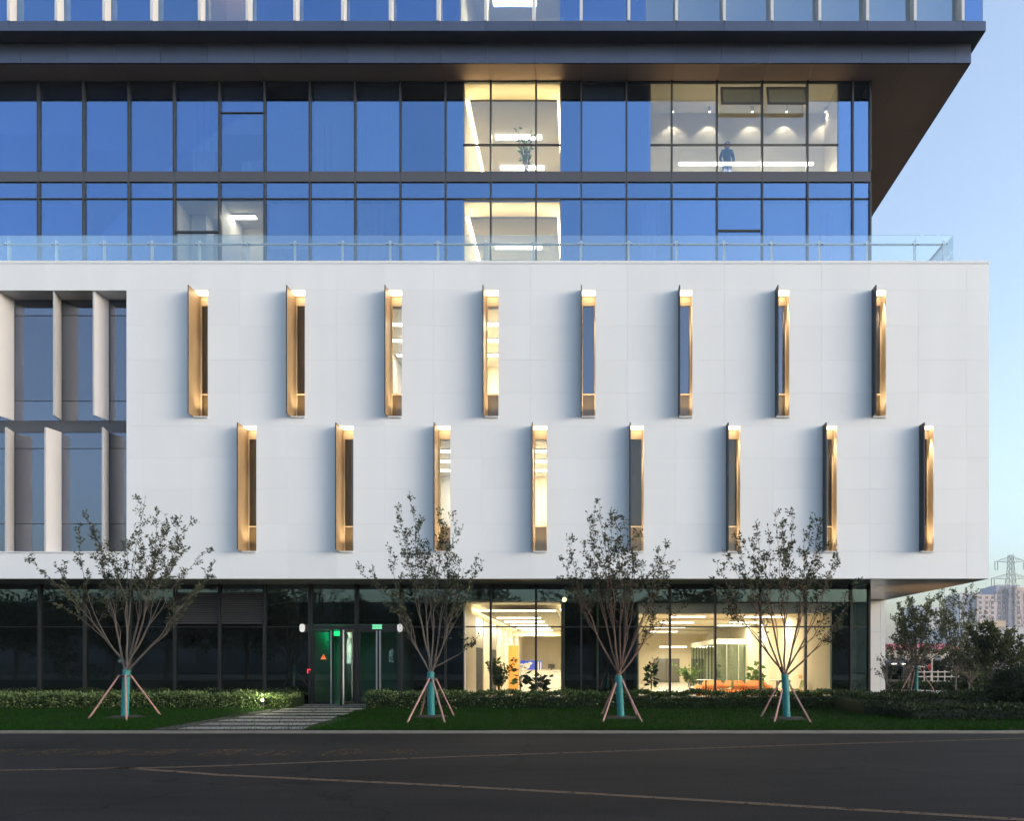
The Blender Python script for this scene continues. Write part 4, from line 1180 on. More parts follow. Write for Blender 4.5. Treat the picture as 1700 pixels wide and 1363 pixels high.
grp = 'young vase shaped street trees on the lawn'
def make_tree(label, base, fork, tips, seed, leaf_mats, bark, group, wrap=True, leafL=.085, dens=1.0, r0=.025, name='tree', trunk_r=.062, start=.28, twigL=.5, subs=10, wrapm=None):
    rr = random.Random(seed); npr = np.random.default_rng(seed)
    t = empty(name, base, label, 'tree', group)
    tr = MB()
    tr.tube([base - Vector((0,0,.05)), base + (fork - base) * .3, base + (fork - base) * .7, fork + Vector((0, 0, .06))], [trunk_r * 1.15, trunk_r, trunk_r * .95, trunk_r * 1.05], 10)
    tr.build('trunk', bark, t, True)
    br = MB(); P, N = [], []
    def leaves(p, q, n):
        ax = (q - p)
        for _ in range(n):
            u = rr.random(); c = p.lerp(q, u)
            dv = (ax.normalized() * rr.uniform(-.1, 1.0) + Vector((rr.gauss(0, .7), rr.gauss(0, .7), rr.gauss(.1, .6)))).normalized()
            P.append(c + dv * .015); N.append(dv)
    segs = []
    if group == grp:
        order = sorted(tips, key=lambda T: math.atan2(T.x - fork.x, T.z - fork.z))
        k = 0
        while k < len(order):
            m = rr.choice((3, 3, 4, 4, 5)) if len(order) > 6 else 2
            cl = order[k:k + m]; k += m
            mean = sum(cl, Vector()) / len(cl)
            st_ = fork + Vector((rr.uniform(-.05, .05), rr.uniform(-.05, .05), rr.uniform(-.05, .12)))
            node = st_ + (mean - st_) * rr.uniform(.26, .4)
            node.x = st_.x + (node.x - st_.x) * 1.15
            lp = stem_curve(st_, node, rr, 7, .06, .5, .42)
            br.tube(lp, [r0 * (1.15 - .35 * q / 6) for q in range(7)], 7, cap=False)
            ld = (lp[-1] - lp[-3]).normalized()
            for c_i, T in enumerate(cl):
                if c_i == 0: a0 = lp[-1]
                else: a0 = lp[rr.choice((3, 4, 5, 6))]
                P1 = a0 + ld * (T - a0).length * .38
                pts = [a0 * (1-q)**2 + P1 * 2*q*(1-q) + T * q*q for q in np.linspace(0, 1, 12)]
                w1 = Vector((rr.uniform(-1, 1), rr.uniform(-1, 1), 0)) * .045 * (T - a0).length; ph = rr.uniform(0, 6)
                pts = [p + w1 * (math.sin(q * .9 + ph) - math.sin(ph) * (1 - q / 11)) * min(1, q / 4) * (1 - q / 13) for q, p in enumerate(pts)]
                segs.append((pts, r0 * rr.uniform(.5, .75)))
    else:
        for T in tips:
            st_ = fork + Vector((rr.uniform(-.05, .05), rr.uniform(-.05, .05), rr.uniform(-.04, .1)))
            segs.append((stem_curve(st_, T, rr, 12), r0 * rr.uniform(.75, 1.05)))
    for pts, ra in segs:
        n_s = 12; L = (pts[-1] - pts[0]).length
        rad = [ra * (1 - .86 * (i / (n_s - 1)) ** .8) for i in range(n_s)]
        br.tube(pts, rad, 6, cap=False)
        # top of the stem
        for i in range(int(n_s * .68), n_s - 1): leaves(pts[i], pts[i+1], int(7 * dens))
        ns = max(3, int(subs * L / 3.5))
        for k in range(ns):
            u = start + (.97 - start) * (k + rr.random()) / ns
            i = min(int(u * (n_s - 1)), n_s - 2); p = pts[i].lerp(pts[i+1], u * (n_s - 1) - i)
            tg = (pts[i+1] - pts[i]).normalized()
            sd_ = Vector((rr.gauss(0, 1), rr.gauss(0, 1), 0)); sd_ = (sd_ - tg * sd_.dot(tg)).normalized()
            ln = twigL * rr.uniform(.5, 1.25) * (1.15 - .6 * u)
            e = p + (tg * .8 + sd_ * rr.uniform(.35, .75) + Vector((0, 0, .25))).normalized() * ln
            mid = p.lerp(e, .5) + Vector((0, 0, -.04 * ln)) + sd_ * .05 * ln
            rb = max(.004, rad[i] * .42)
            br.tube([p, mid, e], [rb, rb * .7, .003], 4, cap=False)
            dl = dens * (.45 if u < .45 else 1.0)
            leaves(mid, e, int(11 * dl * ln / .5)); leaves(p.lerp(mid, .5), mid, int(4 * dl))
            for j in range(3):
                v = rr.uniform(.3, .95); s = p.lerp(e, v)
                e2 = s + ((e - p).normalized() * .7 + Vector((rr.gauss(0, .6), rr.gauss(0, .6), rr.gauss(.2, .4)))).normalized() * ln * .45
                br.tube([s, e2], [.004, .002], 3, cap=False)
                leaves(s, e2, int(9 * dl * ln / .5))
    br.build('branches', bark, t, True)
    cards('foliage', P, N, npr.uniform(.6, 1.25, len(P)) * leafL, npr.uniform(.4, .55, len(P)) * leafL, leaf_mats, t, seed)
    if wrap:
        n_ = 26; V = []
        prof = []
        h = (fork - base).length
        pts = [base + (fork - base) * (q / n_) for q in range(n_ + 1)]
        rad = [trunk_r * (1.38 + (.08 if q % 2 else 0)) + rr.uniform(0, .006) for q in range(n_ + 1)]
        MB().tube(pts, rad, 12).build('trunk_wrap', wrapm or M['wrap'], t, True)
    return t

TD = 18.8
def tips_from(lst, D, seed, spread=.8):
    rr = random.Random(seed); out = []
    for (u, v) in lst: out.append(pt(u, v, D + rr.uniform(-spread, spread)))
    return out
def stakes(label, feet, top, group='tree stakes around young trees'):
    t = empty('tree_stakes', (top.x, top.y, feet[0].z), label, 'tree stakes', group)
    for f in feet: 
        dv = (Vector((f.x, f.y, 0)) - Vector((top.x, top.y, 0))).normalized()
        MB().tube([f - Vector((0, 0, .05)), top + dv * .13], [.023, .021], 8).build('stake', M['stake'], t)
    MB().lathe((top.x, top.y, top.z - .05), [(.118, 0), (.13, .01), (.13, .04), (.118, .05)], 14).build('tie_band', M['fdark'], t)
    return t
def gpt(u, v, z=.085):
    D = (EYE - z) * FPX / (v - VY); return Vector((px(u, D), D, z))
def soil_ring(c, name='tree_pit'):
    m_ = MB(); rr = random.Random(int(c.x * 10)); n_ = 28
    ring = lambda r, z: [(c.x + r * (1 + rr.uniform(-.08, .08)) * math.cos(2*math.pi*k/n_), c.y + r * (1 + rr.uniform(-.08, .08)) * math.sin(2*math.pi*k/n_), z + rr.uniform(-.006, .006)) for k in range(n_)]
    A, B, C_ = ring(.5, c.z - .02), ring(.36, c.z + .025), ring(.12, c.z + .04)
    m_.add(A + B + C_, [(i, (i+1) % n_, n_ + (i+1) % n_, n_ + i) for i in range(n_)] + [(n_ + i, n_ + (i+1) % n_, 2*n_ + (i+1) % n_, 2*n_ + i) for i in range(n_)] + [tuple(range(2*n_, 3*n_))])
    return tag(m_.build(name, M['soil'], lawn))

T1 = [(38,921),(90,935),(128,870),(142,850),(160,880),(158,920),(175,905),(196,900),(212,905),(200,930),(232,880),(242,822),(262,845),(278,852),(270,885),(302,848),(322,858),(316,905),(300,900),(340,915),(355,935),(345,955),(330,970),(90,1000),(255,900),(222,940)]
T2 = [(592,942),(642,902),(656,838),(660,880),(682,826),(690,870),(700,895),(712,900),(735,842),(742,870),(758,862),(728,900),(765,925),(770,945),(802,930),(655,965),(660,985),(705,910),(720,940),(775,1000),(788,1068),(750,950)]
T3 = [(940,888),(930,925),(938,962),(965,895),(975,850),(995,828),(992,880),(1015,850),(1020,845),(1030,868),(1040,860),(1035,905),(1055,880),(1060,915),(1072,930),(1095,905),(1110,900),(1125,930),(1100,960),(1105,975),(1010,900),(980,930),(955,985),(1085,1030),(1130,1012),(1000,960)]
T4 = [(1188,930),(1200,915),(1220,885),(1232,900),(1255,865),(1250,900),(1285,850),(1275,875),(1300,860),(1318,852),(1315,895),(1345,850),(1335,880),(1360,870),(1370,900),(1392,905),(1385,930),(1350,930),(1180,960),(1195,985),(1420,975),(1415,990),(1395,1030),(1382,1060),(1300,910),(1270,930),(1240,960)]
DENS = .95
specs = [
 ('leftmost young tree, wide spreading crown with a long low branch to the left', (207,1191), (210,1112), T1, 11, M['bark']),
 ('slim young tree with upright stems beside the entrance doors', (716,1190), (715,1116), T2, 12, M['bark']),
 ('young tree in front of the dark bay between the two lit rooms', (1031,1192), (1027,1122), T3, 13, M['barkr']),
 ('young reddish stemmed tree in front of the lounge with the orange sofa', (1306,1193), (1303,1120), T4, 14, M['barkr'])]
for (lb_, b0, f0, tl, sd_, bk) in specs:
    base = gpt(*b0); fork = pt(f0[0], f0[1], base.y)
    make_tree(lb_, base, fork, tips_from(tl, base.y, sd_), sd_, [M['leafA'], M['leafB'], M['leafC']], bk, grp, dens=DENS)
    soil_ring(base)
for (lb_, tx, ty, feet) in (
   ('three pinkish wooden stakes propping the leftmost young tree', 208, 1121, [(145,1193),(210,1196),(268,1187)]),
   ('four pinkish wooden stakes propping the tree beside the doors', 716, 1127, [(675,1199),(697,1188),(739,1199),(755,1189)]),
   ('four pinkish wooden stakes propping the tree at the dark bay', 1028, 1127, [(1000,1198),(998,1186),(1067,1198),(1058,1188)]),
   ('four pinkish wooden stakes propping the tree in front of the lounge', 1304, 1130, [(1262,1190),(1285,1199),(1311,1186),(1347,1199)])):
    fs = [gpt(*f) for f in feet]
    D = gpt(tx, 1191).y
    stakes(lb_, fs, pt(tx, ty, D))

# ------------------------------------------------------------------ hedges
def hedge(label, x0, x1, d0, d1, h, n, mats_, seed, leafL=.07, pale=None, name='hedge', hfun=None, wob=.08, base=.09):
    npr = np.random.default_rng(seed)
    t = empty(name, ((x0 + x1) / 2, (d0 + d1) / 2, base), label, 'hedge', 'hedges along the glass front')
    m_ = MB()
    k = max(2, int((x1 - x0) / .35)); xs_ = np.linspace(x0 + .08, x1 - .08, k); rr = random.Random(seed)
    V, F = [], []
    for xx in xs_:
        hh = (hfun(xx) if hfun else h) * rr.uniform(.72, .86); e = rr.uniform(.06, .14)
        V += [(xx, d0 + e, base - .05), (xx, d0 + e * .9, hh * .8), (xx, d0 + e + .14, base + hh * .92), (xx, d1 - .1, base + hh), (xx, d1 - .05, base - .05)]
    for i in range(k - 1):
        for j in range(4): F.append((i*5+j, i*5+j+1, i*5+5+j+1, i*5+5+j))
    F += [(0,1,2,3,4), tuple((k-1)*5+j for j in (4,3,2,1,0))]
    m_.add(V, F); m_.build('hedge_core', M['soil'] if False else M['hedB'], t)
    # leaves over front, top and ends
    X = npr.uniform(x0, x1, n)
    H = np.array([hfun(v) for v in X]) if hfun else np.full(n, h)
    H = H * (1 + wob * np.sin(X * 3.1 + seed) + wob * .7 * np.sin(X * 7.7) + npr.normal(0, .05, n))
    s = npr.random(n); depth = d1 - d0
    f = H / (H + depth)
    front = s < f
    Y = np.where(front, d0 + .10 * npr.normal(0, 1, n) * .5 + .06, npr.uniform(d0, d1, n))
    Z = np.where(front, base + H * npr.random(n), base + H + npr.normal(-.01, .03, n))
    Y = Y + np.where(front, .12 * ((Z - base) / np.maximum(H, .05)) ** 3, 0)
    N = np.where(front[:, None], np.column_stack([npr.normal(0, .6, n), npr.normal(-.8, .4, n), npr.normal(.5, .5, n)]), np.column_stack([npr.normal(0, .6, n), npr.normal(-.2, .6, n), npr.normal(1, .4, n)]))
    mi = npr.integers(0, 2, n)
    if pale is not None:
        pr = np.array([pale(v) for v in X]) * np.clip(.35 + .9 * (Z - base) / np.maximum(H, .05), 0, 1.2)
        mi = np.where(npr.random(n) < pr, 2, mi)
    cards('foliage', np.stack([X, Y, Z], 1), N, npr.uniform(.6, 1.3, n) * leafL, leafL * .55, mats_, t, seed, mi=mi)
    return t
hm = [M['hedA'], M['hedB'], M['hedC']]
M['hedL'] = leaf('hedge_leaf_bright', (.055,.10,.022)); M['hedP'] = leaf('hedge_leaf_cream', (.20,.27,.11)); M['hedR'] = leaf('hedge_leaf_green', (.036,.066,.016))
hedge('low pale flecked hedge left of the stepping slabs, ending in a bushy clump', px(-30, 22.0), px(484, 22.0), 21.9, 22.8, .39, 15000, [M['hedL'], M['hedR'], M['hedP']], 21, .075, pale=lambda v: .42)
hedge('dark hedge strip against the glass behind the pale hedge on the left', px(-30, 23.4), px(505, 23.4), 23.05, 23.7, .45, 6000, hm, 26, .07, pale=lambda v: .05)
hedge('long dark green hedge under the lit windows right of the doors', px(604, 22.0), px(1455, 22.0), 21.9, 23.2, .43, 20000, [M['hedR'], M['hedA'], M['hedP']], 22, .075, pale=lambda v: max(.03, .3 - .03 * (v + 6.8)))
hedge('dark low shrub bed at the right end of the lawn', px(1405, 20.5), 17.5, 19.3, 21.8, .46, 15000, [M['hedB'], M['hedB'], M['hedA']], 23, .085, pale=lambda v: .2)
hedge('lowest dark shrubs at the front edge of the right shrub bed', px(1500, 18.2), 17.0, 17.7, 19.25, .26, 9000, [M['hedB'], M['hedB'], M['hedA']], 24, .08, pale=lambda v: .12)

# garden spotlight in the left hedge
c = Vector((px(437, 21.75), 21.75, .09)); zc = pz(1164, 21.75)
t = empty('garden_spotlight', c, 'small bright garden spotlight in the end of the left hedge', 'garden light')
MB().tube([c, (c.x, c.y, zc - .03)], .012, 6).build('spike', M['fdark'], t)
MB().lathe((c.x, c.y, zc - .03), [(.03, 0), (.045, .02), (.045, .09), (.03, .1)], 12).build('head', M['fdark'], t)
M['eL'] = emis('garden_lamp', (1,.95,.8), 10)
bm = MB(); bm.lathe((0, 0, 0), [(.04, 0), (.04, .012)], 12); o = bm.build('lens', M['eL'], None); o.data.transform(Matrix.Translation((c.x, c.y - .046, zc + .02)) @ Matrix.Rotation(R(90), 4, 'X')); parent_to(o, t)
l = bpy.data.lights.new('garden_lamp', 'POINT'); l.energy = 70 * LAMP; l.color = (1, .92, .7); l.shadow_soft_size = .04
lo_ = bpy.data.objects.new('garden_lamp', l); COL.objects.link(lo_); lo_.location = (c.x, c.y - .1, zc + .06); parent_to(lo_, t)

ul = empty('garden_spotlight', (11.9, 25.4, .1), 'small warm garden uplight behind the shrubs, lighting the underside of the overhang', 'garden light')
MB().lathe((11.9, 25.4, .1), [(.05, 0), (.07, .03), (.07, .12), (.06, .13)], 12).build('head', M['fdark'], ul)
MB().lathe((11.9, 25.4, .231), [(.05, 0), (.05, .006)], 12).build('lens', M['eW'], ul)
l = bpy.data.lights.new('uplight_lamp', 'SPOT'); l.energy = 420 * LAMP; l.spot_size = R(62); l.spot_blend = .9; l.color = (1, .56, .22); l.shadow_soft_size = .04
lo_ = bpy.data.objects.new('uplight_lamp', l); COL.objects.link(lo_); lo_.location = (11.9, 25.4, .26); lo_.rotation_euler = (R(180), 0, 0); parent_to(lo_, ul)

# ------------------------------------------------------------------ right hand garden and street behind
def poly_ground(name, pxs, z, m, parent=None):
    P = [gpt(u, v, z) for (u, v) in pxs]
    return MB().add(P, [tuple(range(len(P)))]).build(name, m, parent)
tagk(poly_ground('path', [(1452,1150.5),(1660,1163),(1790,1169),(1790,1158),(1655,1151.5),(1452,1142.5)], .105, M['path']))
def free_tips(c, h0, h1, rad, n, seed, flat=.75):
    rr = random.Random(seed); out = []
    for k in range(n):
        a = 6.283 * (k + rr.random() * .8) / n; q = rr.uniform(.25, 1.0)
        out.append(Vector((c.x + math.cos(a) * rad * q, c.y + math.sin(a) * rad * q * flat, c.z + h1 - (h1 - h0) * q ** 1.6 * rr.uniform(.6, 1.1))))
    return out
gr2 = 'garden trees right of the building'
for (lb_, u, D, top, rad, nt_, sd_, lm, wrap_, forkh, dens_, ll) in (
    ('garden tree with turquoise wrapped trunk and stakes, nearest the pale end wall', 1521, 31.0, 985, 1.75, 22, 31, ['gleafA', 'leafA', 'gleafB'], True, 1.25, 1.15, .12),
    ('tall thin leaved garden tree left of the far apartment towers', 1586, 30.0, 966, 1.95, 22, 32, ['gleafA', 'gleafB', 'leafA'], False, 1.0, .6, .11),
    ('brownish dense garden tree under the edge of the overhang', 1508, 34.0, 1040, 1.3, 16, 35, ['brownleaf', 'leafB', 'leafA'], False, .9, .8, .13),
    ('dark dense garden tree at the right edge, behind the round bush', 1655, 24.0, 1030, 1.75, 26, 33, ['leafC', 'leafA', 'gleafA'], False, .5, 1.5, .12),
    ('small dark garden tree between the thin tree and the right edge', 1608, 27.0, 1052, 1.1, 16, 34, ['leafB', 'leafC', 'gleafA'], False, .6, 1.1, .11),
    ('bare looking small shrub tree in front of the pale end wall', 1474, 28.5, 1080, .55, 7, 36, ['leafB', 'leafA'], False, .3, .5, .1)):
    base = Vector((px(u, D), D, .1)); h1 = pz(top, D) - .1
    make_tree(lb_, base, base + Vector((.02, 0, forkh)), free_tips(base, h1 * .42, h1, rad, nt_, sd_), sd_, [M[q] for q in lm], M['bark'], gr2, wrap=wrap_, leafL=ll, dens=dens_, trunk_r=.05 if wrap_ else .035, r0=.026, twigL=.6, subs=9)
base = Vector((px(1521, 31.0), 31.0, .1))
stakes('pale wooden stakes round the wrapped garden tree beside the end wall', [base + Vector(v) for v in ((-.85, -.2, 0), (.75, -.4, 0), (.1, .8, 0))], base + Vector((0, 0, 1.15)))
# multi stem clump and round bush
def bush(label, c, r, h, n, mats_, seed, leafL=.07):
    npr = np.random.default_rng(seed)
    t = empty('bush', c, label, 'bush')
    bm = bmesh.new(); bmesh.ops.create_icosphere(bm, subdivisions=3, radius=1)
    rr = random.Random(seed)
    for v in bm.verts: v.co = Vector((v.co.x * r * .86, v.co.y * r * .86, max(v.co.z, -.9) * h * .46)) * rr.uniform(.93, 1.05) + c + Vector((0, 0, h * .48))
    m_ = MB(); bm.verts.index_update(); m_.add([v.co.copy() for v in bm.verts], [tuple(v.index for v in f.verts) for f in bm.faces]); bm.free()
    m_.build('bush_core', mats_[1], t)
    d_ = npr.normal(size=(n, 3)); d_ /= np.linalg.norm(d_, axis=1, keepdims=True)
    q = npr.uniform(.82, 1.08, n)[:, None] * (1 + .07 * np.sin(d_[:, :1] * 7 + 1) * np.cos(d_[:, 2:] * 6))
    P = d_ * q * np.array([r, r, h * .5]) + np.array(c) + np.array([0, 0, h * .48])
    k = P[:, 2] > c.z - .02
    cards('foliage', P[k], d_[k] + npr.normal(0, .6, (k.sum(), 3)), npr.uniform(.6, 1.3, k.sum()) * leafL, leafL * .55, mats_, t, seed)
    return t
c = Vector((px(1697, 19.6), 19.6, .09)); bush('round dark clipped bush at the right edge of the lawn', c, .78, 1.35, 6500, [M['hedB'], M['hedB'], M['leafB']], 41)
c = gpt(1629, 1151, .1); c.y = 37.5; c.x = px(1629, 37.5); 
hedge('yellow green hedge beyond the garden path on the right', px(1600, 37), px(1760, 37), 36.5, 38.5, .75, 3500, [M['hedA'], M['leafC'], M['hedC']], 42, .14, pale=lambda v: .25, base=.1)
hedge('low green hedge beyond the garden path by the gatehouse', px(1472, 37), px(1598, 37), 36.6, 37.6, .3, 2500, [M['hedA'], M['hedB'], M['leafC']], 43, .12, base=.1)
# grass tuft at the front of the shrub bed
# gatehouse, railings, flag, red roofed hall, low flat building
M['gh'] = mat('dark_gatehouse', (.05,.052,.055), .6); M['red'] = mat('red_roof', (.45,.05,.06), .6, 0, .1, .5); M['cream'] = mat('cream_render', (.55,.49,.42), .8, 0, .05, .5); M['tan'] = mat('tan_roof', (.55,.44,.33), .8)
M['pale'] = mat('pale_tower', (.50,.50,.53), .8, 0, .03, .1); M['pinkt'] = mat('pinkish_tower', (.52,.42,.40), .8, 0, .03, .1); M['winw'] = mat('far_window', (.12,.13,.16), .3); M['bluew'] = mat('blue_grey_tower', (.30,.32,.40), .8)
D = 44.0
gh = empty('gatehouse', (px(1487, D), D, 0), 'dark glazed gatehouse beyond the garden path, beside the end wall', 'gatehouse')
x0, x1 = px(1440, D), px(1512, D); 
box('wall', M['gh'], gh, x0, x1, D, D + 4, 0, pz(1101, D) ); box('roof', M['fascia'], gh, x0 - .3, x1 + .3, D - .4, D + 4.3, pz(1101, D) + .002, pz(1098, D) + .05)
box('window', M['gP'], gh, px(1475, D), px(1499, D), D - .03, D - .002, pz(1128, D), pz(1105, D)); box('door', M['gmull'], gh, px(1502, D), px(1510, D), D - .03, D - .002, .05, pz(1110, D))
for u in (1481, 1498): box('roof_light', M['eN'], gh, px(u - 4, D), px(u + 4, D), D - .36, D - .3, pz(1103, D), pz(1102, D))
M['wpaint'] = mat('white_paint', (.42,.39,.37), .6)
D = 46.0
bf = empty('barrier_fence', (px(1555, D), D, 0), 'low white barrier fence beyond the garden path', 'fence')
for k in range(3):
    z = .25 + k * .3; box('rail', M['wpaint'], bf, px(1524, D), px(1592, D), D, D + .04, z, z + .07)
for k in range(7):
    xx = px(1524, D) + k * (px(1592, D) - px(1524, D)) / 6; box('post', M['wpaint'], bf, xx - .03, xx + .03, D + .042, D + .1, .0, 1.0)
hedge('dark tall hedge behind the white barrier fence', px(1500, 52), px(1640, 52), 52, 53, 1.5, 3500, [M['hedB'], M['leafB'], M['hedA']], 45, .2, base=.0)
D = 48
fp = empty('flagpole', (px(1547, D), D, 0), 'pale pole with a hanging red flag beyond the garden trees', 'flagpole')
MB().tube([(px(1547, D), D, 0), (px(1547, D), D, pz(1058, D))], [.06, .04], 8).build('pole', M['wpaint'], fp)
V = []; 
for i in range(6):
    for j in range(4): V.append((px(1546.5, D) - .07 * j * (1 + .3 * math.sin(i)), D + .06 * math.sin(i * 1.3 + j * 2), pz(1103, D) - i * .11))
MB().add(V, [(i*4+j, i*4+j+1, i*4+j+5, i*4+j+4) for i in range(5) for j in range(3)]).build('flag', M['red'], fp)
D = 95.0
rh = empty('red_roofed_hall', (px(1520, D), D, 0), 'long pale hall with a red roof behind the garden trees', 'building')
x0, x1 = px(1440, D), px(1600, D); z1 = pz(1078, D)
box('wall', M['cream'], rh, x0, x1, D, D + 12, 0, z1)
zr = pz(1067, D)
MB().add([(x0-.5,D-.6,z1),(x1+.5,D-.6,z1),(x1+.5,D+12.6,z1),(x0-.5,D+12.6,z1),(x0-.5,D+6,zr),(x1+.5,D+6,zr)], [(0,1,5,4),(2,3,4,5),(0,4,3),(1,2,5),(0,3,2,1)]).build('roof', M['red'], rh)
for k in range(8):
    xx = x0 + 1 + k * 1.55; f = box('window', M['wpaint'], rh, xx, xx + .9, D - .04, D - .002, 1.0, 2.4); box('pane', M['winw'], f, xx + .06, xx + .84, D - .05, D - .042, 1.06, 2.34)
D = 150.0
fb = empty('flat_building', (px(1640, D), D, 0), 'low tan flat roofed building in front of the apartment towers', 'building')
x0, x1 = px(1600, D), px(1700, D)
box('wall', M['pale'], fb, x0, x1, D, D + 15, 0, pz(1042, D)); box('roof', M['tan'], fb, px(1624, D), px(1668, D), D - .4, D + 14, pz(1041.5, D), pz(1031, D))
for k in range(7):
    for j in range(2):
        xx = x0 + .6 + k * 1.7; f = box('window', M['wpaint'], fb, xx, xx + 1.0, D - .05, D - .002, 1.5 + 3.1 * j, 3.2 + 3.1 * j); box('pane', M['winw'], f, xx + .08, xx + .92, D - .06, D - .052, 1.58 + 3.1 * j, 3.12 + 3.1 * j)
def apt(label, u0, u1, vtop, D, step, m1, m2):
    x0, x1 = px(u0, D), px(u1, D); h = pz(vtop, D)
    t = empty('apartment_tower', ((x0 + x1) / 2, D, 0), label, 'apartment tower', 'far apartment towers')
    xm = x0 + (x1 - x0) * .42
    box('wall', m1, t, x0, xm, D, D + 18, 0, h * .985); box('wall', m2, t, xm + .002, x1, D - 2.5, D + 16, 0, h * .965)
    box('roof', M['bluew'], t, x0 + 2, xm + 5, D + 1, D + 14, h * .986, h); box('stair_tower', M['bluew'], t, xm - 3.0, xm - .02, D - 1.5, D - .02, 0, h * .95)
    fl = 3.0; z = 6.0; w = MB()
    cols = 0
    while z < h * .94:
        for xx in (xm + 1.2, xm + 5.0, xm + 8.4):
            if xx + 1.6 < x1 and h - z < 42:
                f = box('window', M['winw'], t, xx, xx + 1.7, D - 2.56, D - 2.502, z, z + 1.6); cols += 1
                box('balcony', M['pale'], t, xx - .3, xx + 2.0, D - 3.0, D - 2.504, z - .9, z - .1)
        for xx in (x0 + 1, x0 + 4):
            if xx + 1.5 < xm - 3.1 and h - z < 42: box('window', M['winw'], t, xx, xx + 1.5, D - .06, D - .002, z, z + 1.6)
        z += fl
apt('pale apartment tower left of the pylon, far beyond the garden trees', 1594, 1651, 984, 430, 0, M['pale'], M['pinkt'])
apt('blue grey apartment tower behind the lattice pylon at the right edge', 1654, 1718, 971, 430, 0, M['bluew'], M['pinkt'])
apt('paler distant apartment tower mostly hidden by the thin leaved tree', 1520, 1562, 1005, 520, 0, M['pale'], M['pale'])
# lattice pylons
M['galv'] = mat('galvanised_steel', (.17,.17,.18), .5, .4)
def pylon(label, u, D, vtop, half, arms, rad):
    x0 = px(u, D); h = pz(vtop, D)
    t = empty('power_pylon', (x0, D, 0), label, 'pylon', 'power pylons')
    body_ = MB(); nlev = 16
    def w(z): q = z / h; return half * (1 - q) ** 1.4 + .55
    lev = [h * (1 - (1 - k / nlev) ** 1.25) for k in range(nlev + 1)]
    cs = [[Vector((x0 + sx * w(z), D + sy * w(z), z)) for sx, sy in ((-1,-1),(1,-1),(1,1),(-1,1))] for z in lev]
    for k in range(nlev):
        for i in range(4):
            body_.tube([cs[k][i], cs[k+1][i]], rad, 4, cap=False)
            body_.tube([cs[k][i], cs[k+1][(i+1) % 4]], rad * .6, 3, cap=False); body_.tube([cs[k][(i+1) % 4], cs[k+1][i]], rad * .6, 3, cap=False)
            body_.tube([cs[k+1][i], cs[k+1][(i+1) % 4]], rad * .5, 3, cap=False)
    body_.build('mast', M['galv'], t)
    for (v, L) in arms:
        z = pz(v, D)
        for s in (-1, 1):
            am = MB(); tip = Vector((x0 + s * L, D, z + .3)); ww = w(z)
            for yy in (-ww, ww):
                am.tube([Vector((x0 + s * ww, D + yy, z)), tip], rad * .8, 4); am.tube([Vector((x0 + s * ww, D + yy, z + 1.6)), tip], rad * .7, 4)
                for q in (.25, .5, .75): am.tube([Vector((x0 + s * ww, D + yy, z)).lerp(tip, q), Vector((x0 + s * ww, D + yy, z + 1.6)).lerp(tip, q - .2)], rad * .5, 3)
            am.build('cross_arm', M['galv'], t)
            iso = MB().tube([tip, tip - Vector((0, 0, 2.4))], .1, 6); iso.tube([tip - Vector((s * .8, 0, .2)), tip - Vector((s * .8, 0, 2.4))], .1, 6); iso.tube([tip - Vector((s * .8, 0, 2.4)), tip - Vector((0, 0, 2.4))], .06, 4)
            iso.build('insulator', M['galv'], t)
pylon('tall dark lattice pylon at the right edge rising past the apartment tower', 1678, 210, 922, 3.0, [(934, 4.6), (962, 5.6), (986, 4.6)], .068)
pylon('paler distant lattice pylon left of the tall pylon', 1663, 300, 975, 3.0, [(985, 4.0), (1000, 5.0)], .075)

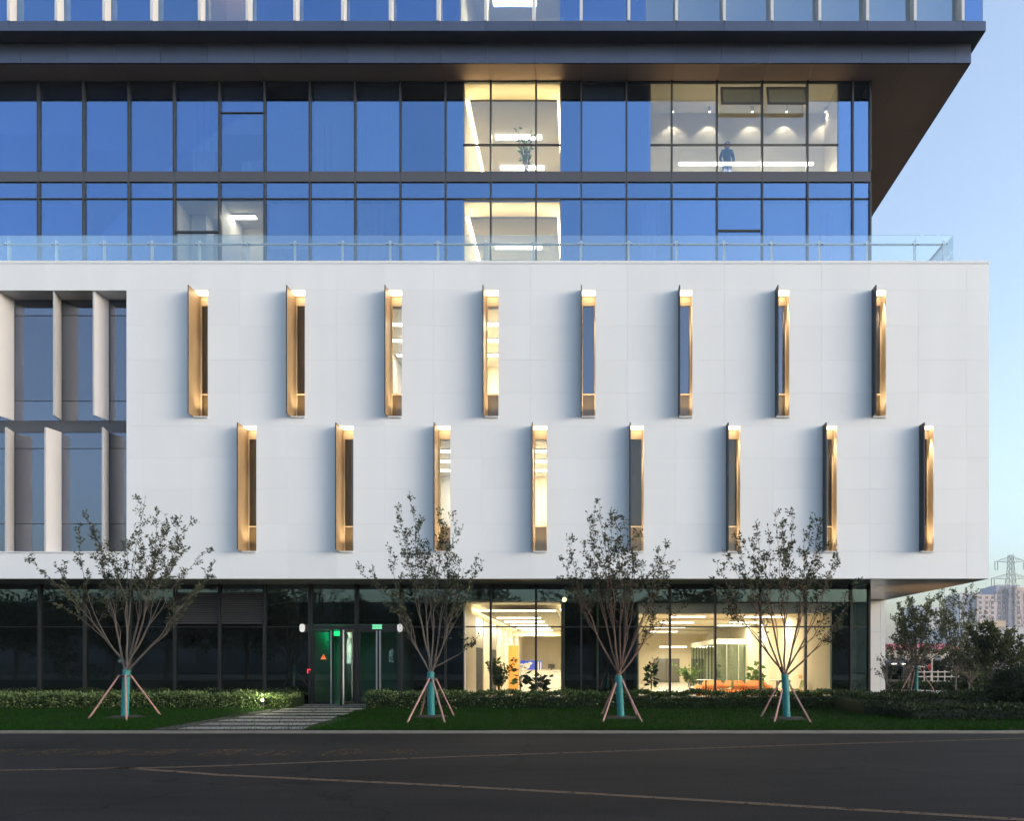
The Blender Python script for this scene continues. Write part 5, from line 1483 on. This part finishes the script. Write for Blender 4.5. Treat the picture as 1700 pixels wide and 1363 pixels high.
# ------------------------------------------------------------------ across the road, behind the camera (seen mirrored in the glass)
M['tar2'] = mat('dark_paving', (.05,.048,.045), .9, 0, .2, 2)
pav = tagk(MB().box(-60, 60, -30, -9.02, -.02, .1).build('far_pavement', M['tar2']))
def big_tree(c, seed, h):
    rr = random.Random(seed); npr = np.random.default_rng(seed)
    t = empty('roadside_tree', c, None, 'tree', 'roadside trees across the road')
    m_ = MB(); m_.tube([c, c + Vector((.1, 0, h * .25)), c + Vector((-.05, .1, h * .45)), c + Vector((.1, 0, h * .75))], [.2, .16, .12, .05], 8)
    for k in range(9):
        a = rr.uniform(0, 6.28); z = h * rr.uniform(.25, .6); m_.tube([c + Vector((0, 0, z)), c + Vector((math.cos(a) * h * .16, math.sin(a) * h * .16, z + h * .12)), c + Vector((math.cos(a) * h * .28, math.sin(a) * h * .28, z + h * .2))], [.08, .05, .02], 5)
    m_.build('trunk', M['bark'], t)
    n_ = 3600; d_ = npr.normal(size=(n_, 3)); d_ /= np.linalg.norm(d_, axis=1, keepdims=True)
    cl = npr.normal(size=(26, 3)) * np.array([h * .2, h * .2, h * .17]) + np.array([0, 0, h * .62])
    P = cl[npr.integers(0, 26, n_)] + d_ * npr.uniform(.2, 1, n_)[:, None] ** .5 * h * .12 + np.array(c)
    cards('crown', P, d_ + npr.normal(0, .5, (n_, 3)), npr.uniform(.2, .4, n_), .17, [M['leafB'], M['leafA'], M['hedB']], t, seed)
    return t
rr = random.Random(9)
k = 0
for i, x in enumerate(range(-64, 40, 5)):
    bt = big_tree(Vector((x + rr.uniform(-1.2, 1.2), -12 + rr.uniform(-2.0, 1.5), .1)), 60 + i, rr.uniform(6.4, 8.6))
    bt['label'] = 'dense roadside tree standing across the road from the office building'
hb = empty('neighbour_building', (0, -48, 0), 'long dark office block across the road, mirrored in the glass', 'building')
box('wall', M['spandrel'], hb, -100, 70, -60, -48, 0, 9.5)
M['winlit'] = emis('lit_window', (.75,.9,1.0), .8)
for k in range(40):
    x0 = -98 + k * 4
    for j in range(2):
        f = box('window', M['winw'], hb, x0, x0 + 2.4, -48 + .002, -48 + .06, 1.4 + 4 * j, 3.4 + 4 * j)
        if (k * 7 + j * 5) % 9 == 0: box('pane', M['winlit'], f, x0 + .1, x0 + .7, -48 + .062, -48 + .08, 1.5 + 4 * j, 3.3 + 4 * j)
sl = empty('street_lamp', (-1.6, -9.6, .1), 'lit street lamp across the road, mirrored in the dark glass', 'street lamp')
MB().tube([(-1.6, -9.6, .1), (-1.6, -9.6, 6.3)], [.08, .05], 8).build('pole', M['galv'], sl)
M['eSt'] = emis('street_lamp_light', (1,.75,.35), 18)
MB().lathe((-1.6, -9.6, 6.3), [(.05, 0), (.16, .05), (.18, .3), (.05, .38)], 12).build('lantern', M['eSt'], sl)
print('objects', len(COL.objects))

# ------------------------------------------------------------------ evening haze
hzm = bpy.data.materials.new('haze_air'); hzm.use_nodes = True
nt = hzm.node_tree; nt.nodes.remove(nt.nodes['Principled BSDF'])
pv = nt.nodes.new('ShaderNodeVolumePrincipled'); pv.inputs['Color'].default_value = (.92, .94, .97, 1); pv.inputs['Density'].default_value = HAZE
nt.links.new(pv.outputs[0], nt.nodes['Material Output'].inputs['Volume'])
hz = MB().box(-1000, 1000, -800, 1600, -1.1, 62).build('haze', hzm)
tag(hz, 'thin pale evening haze over the whole street', 'haze', kind='stuff')
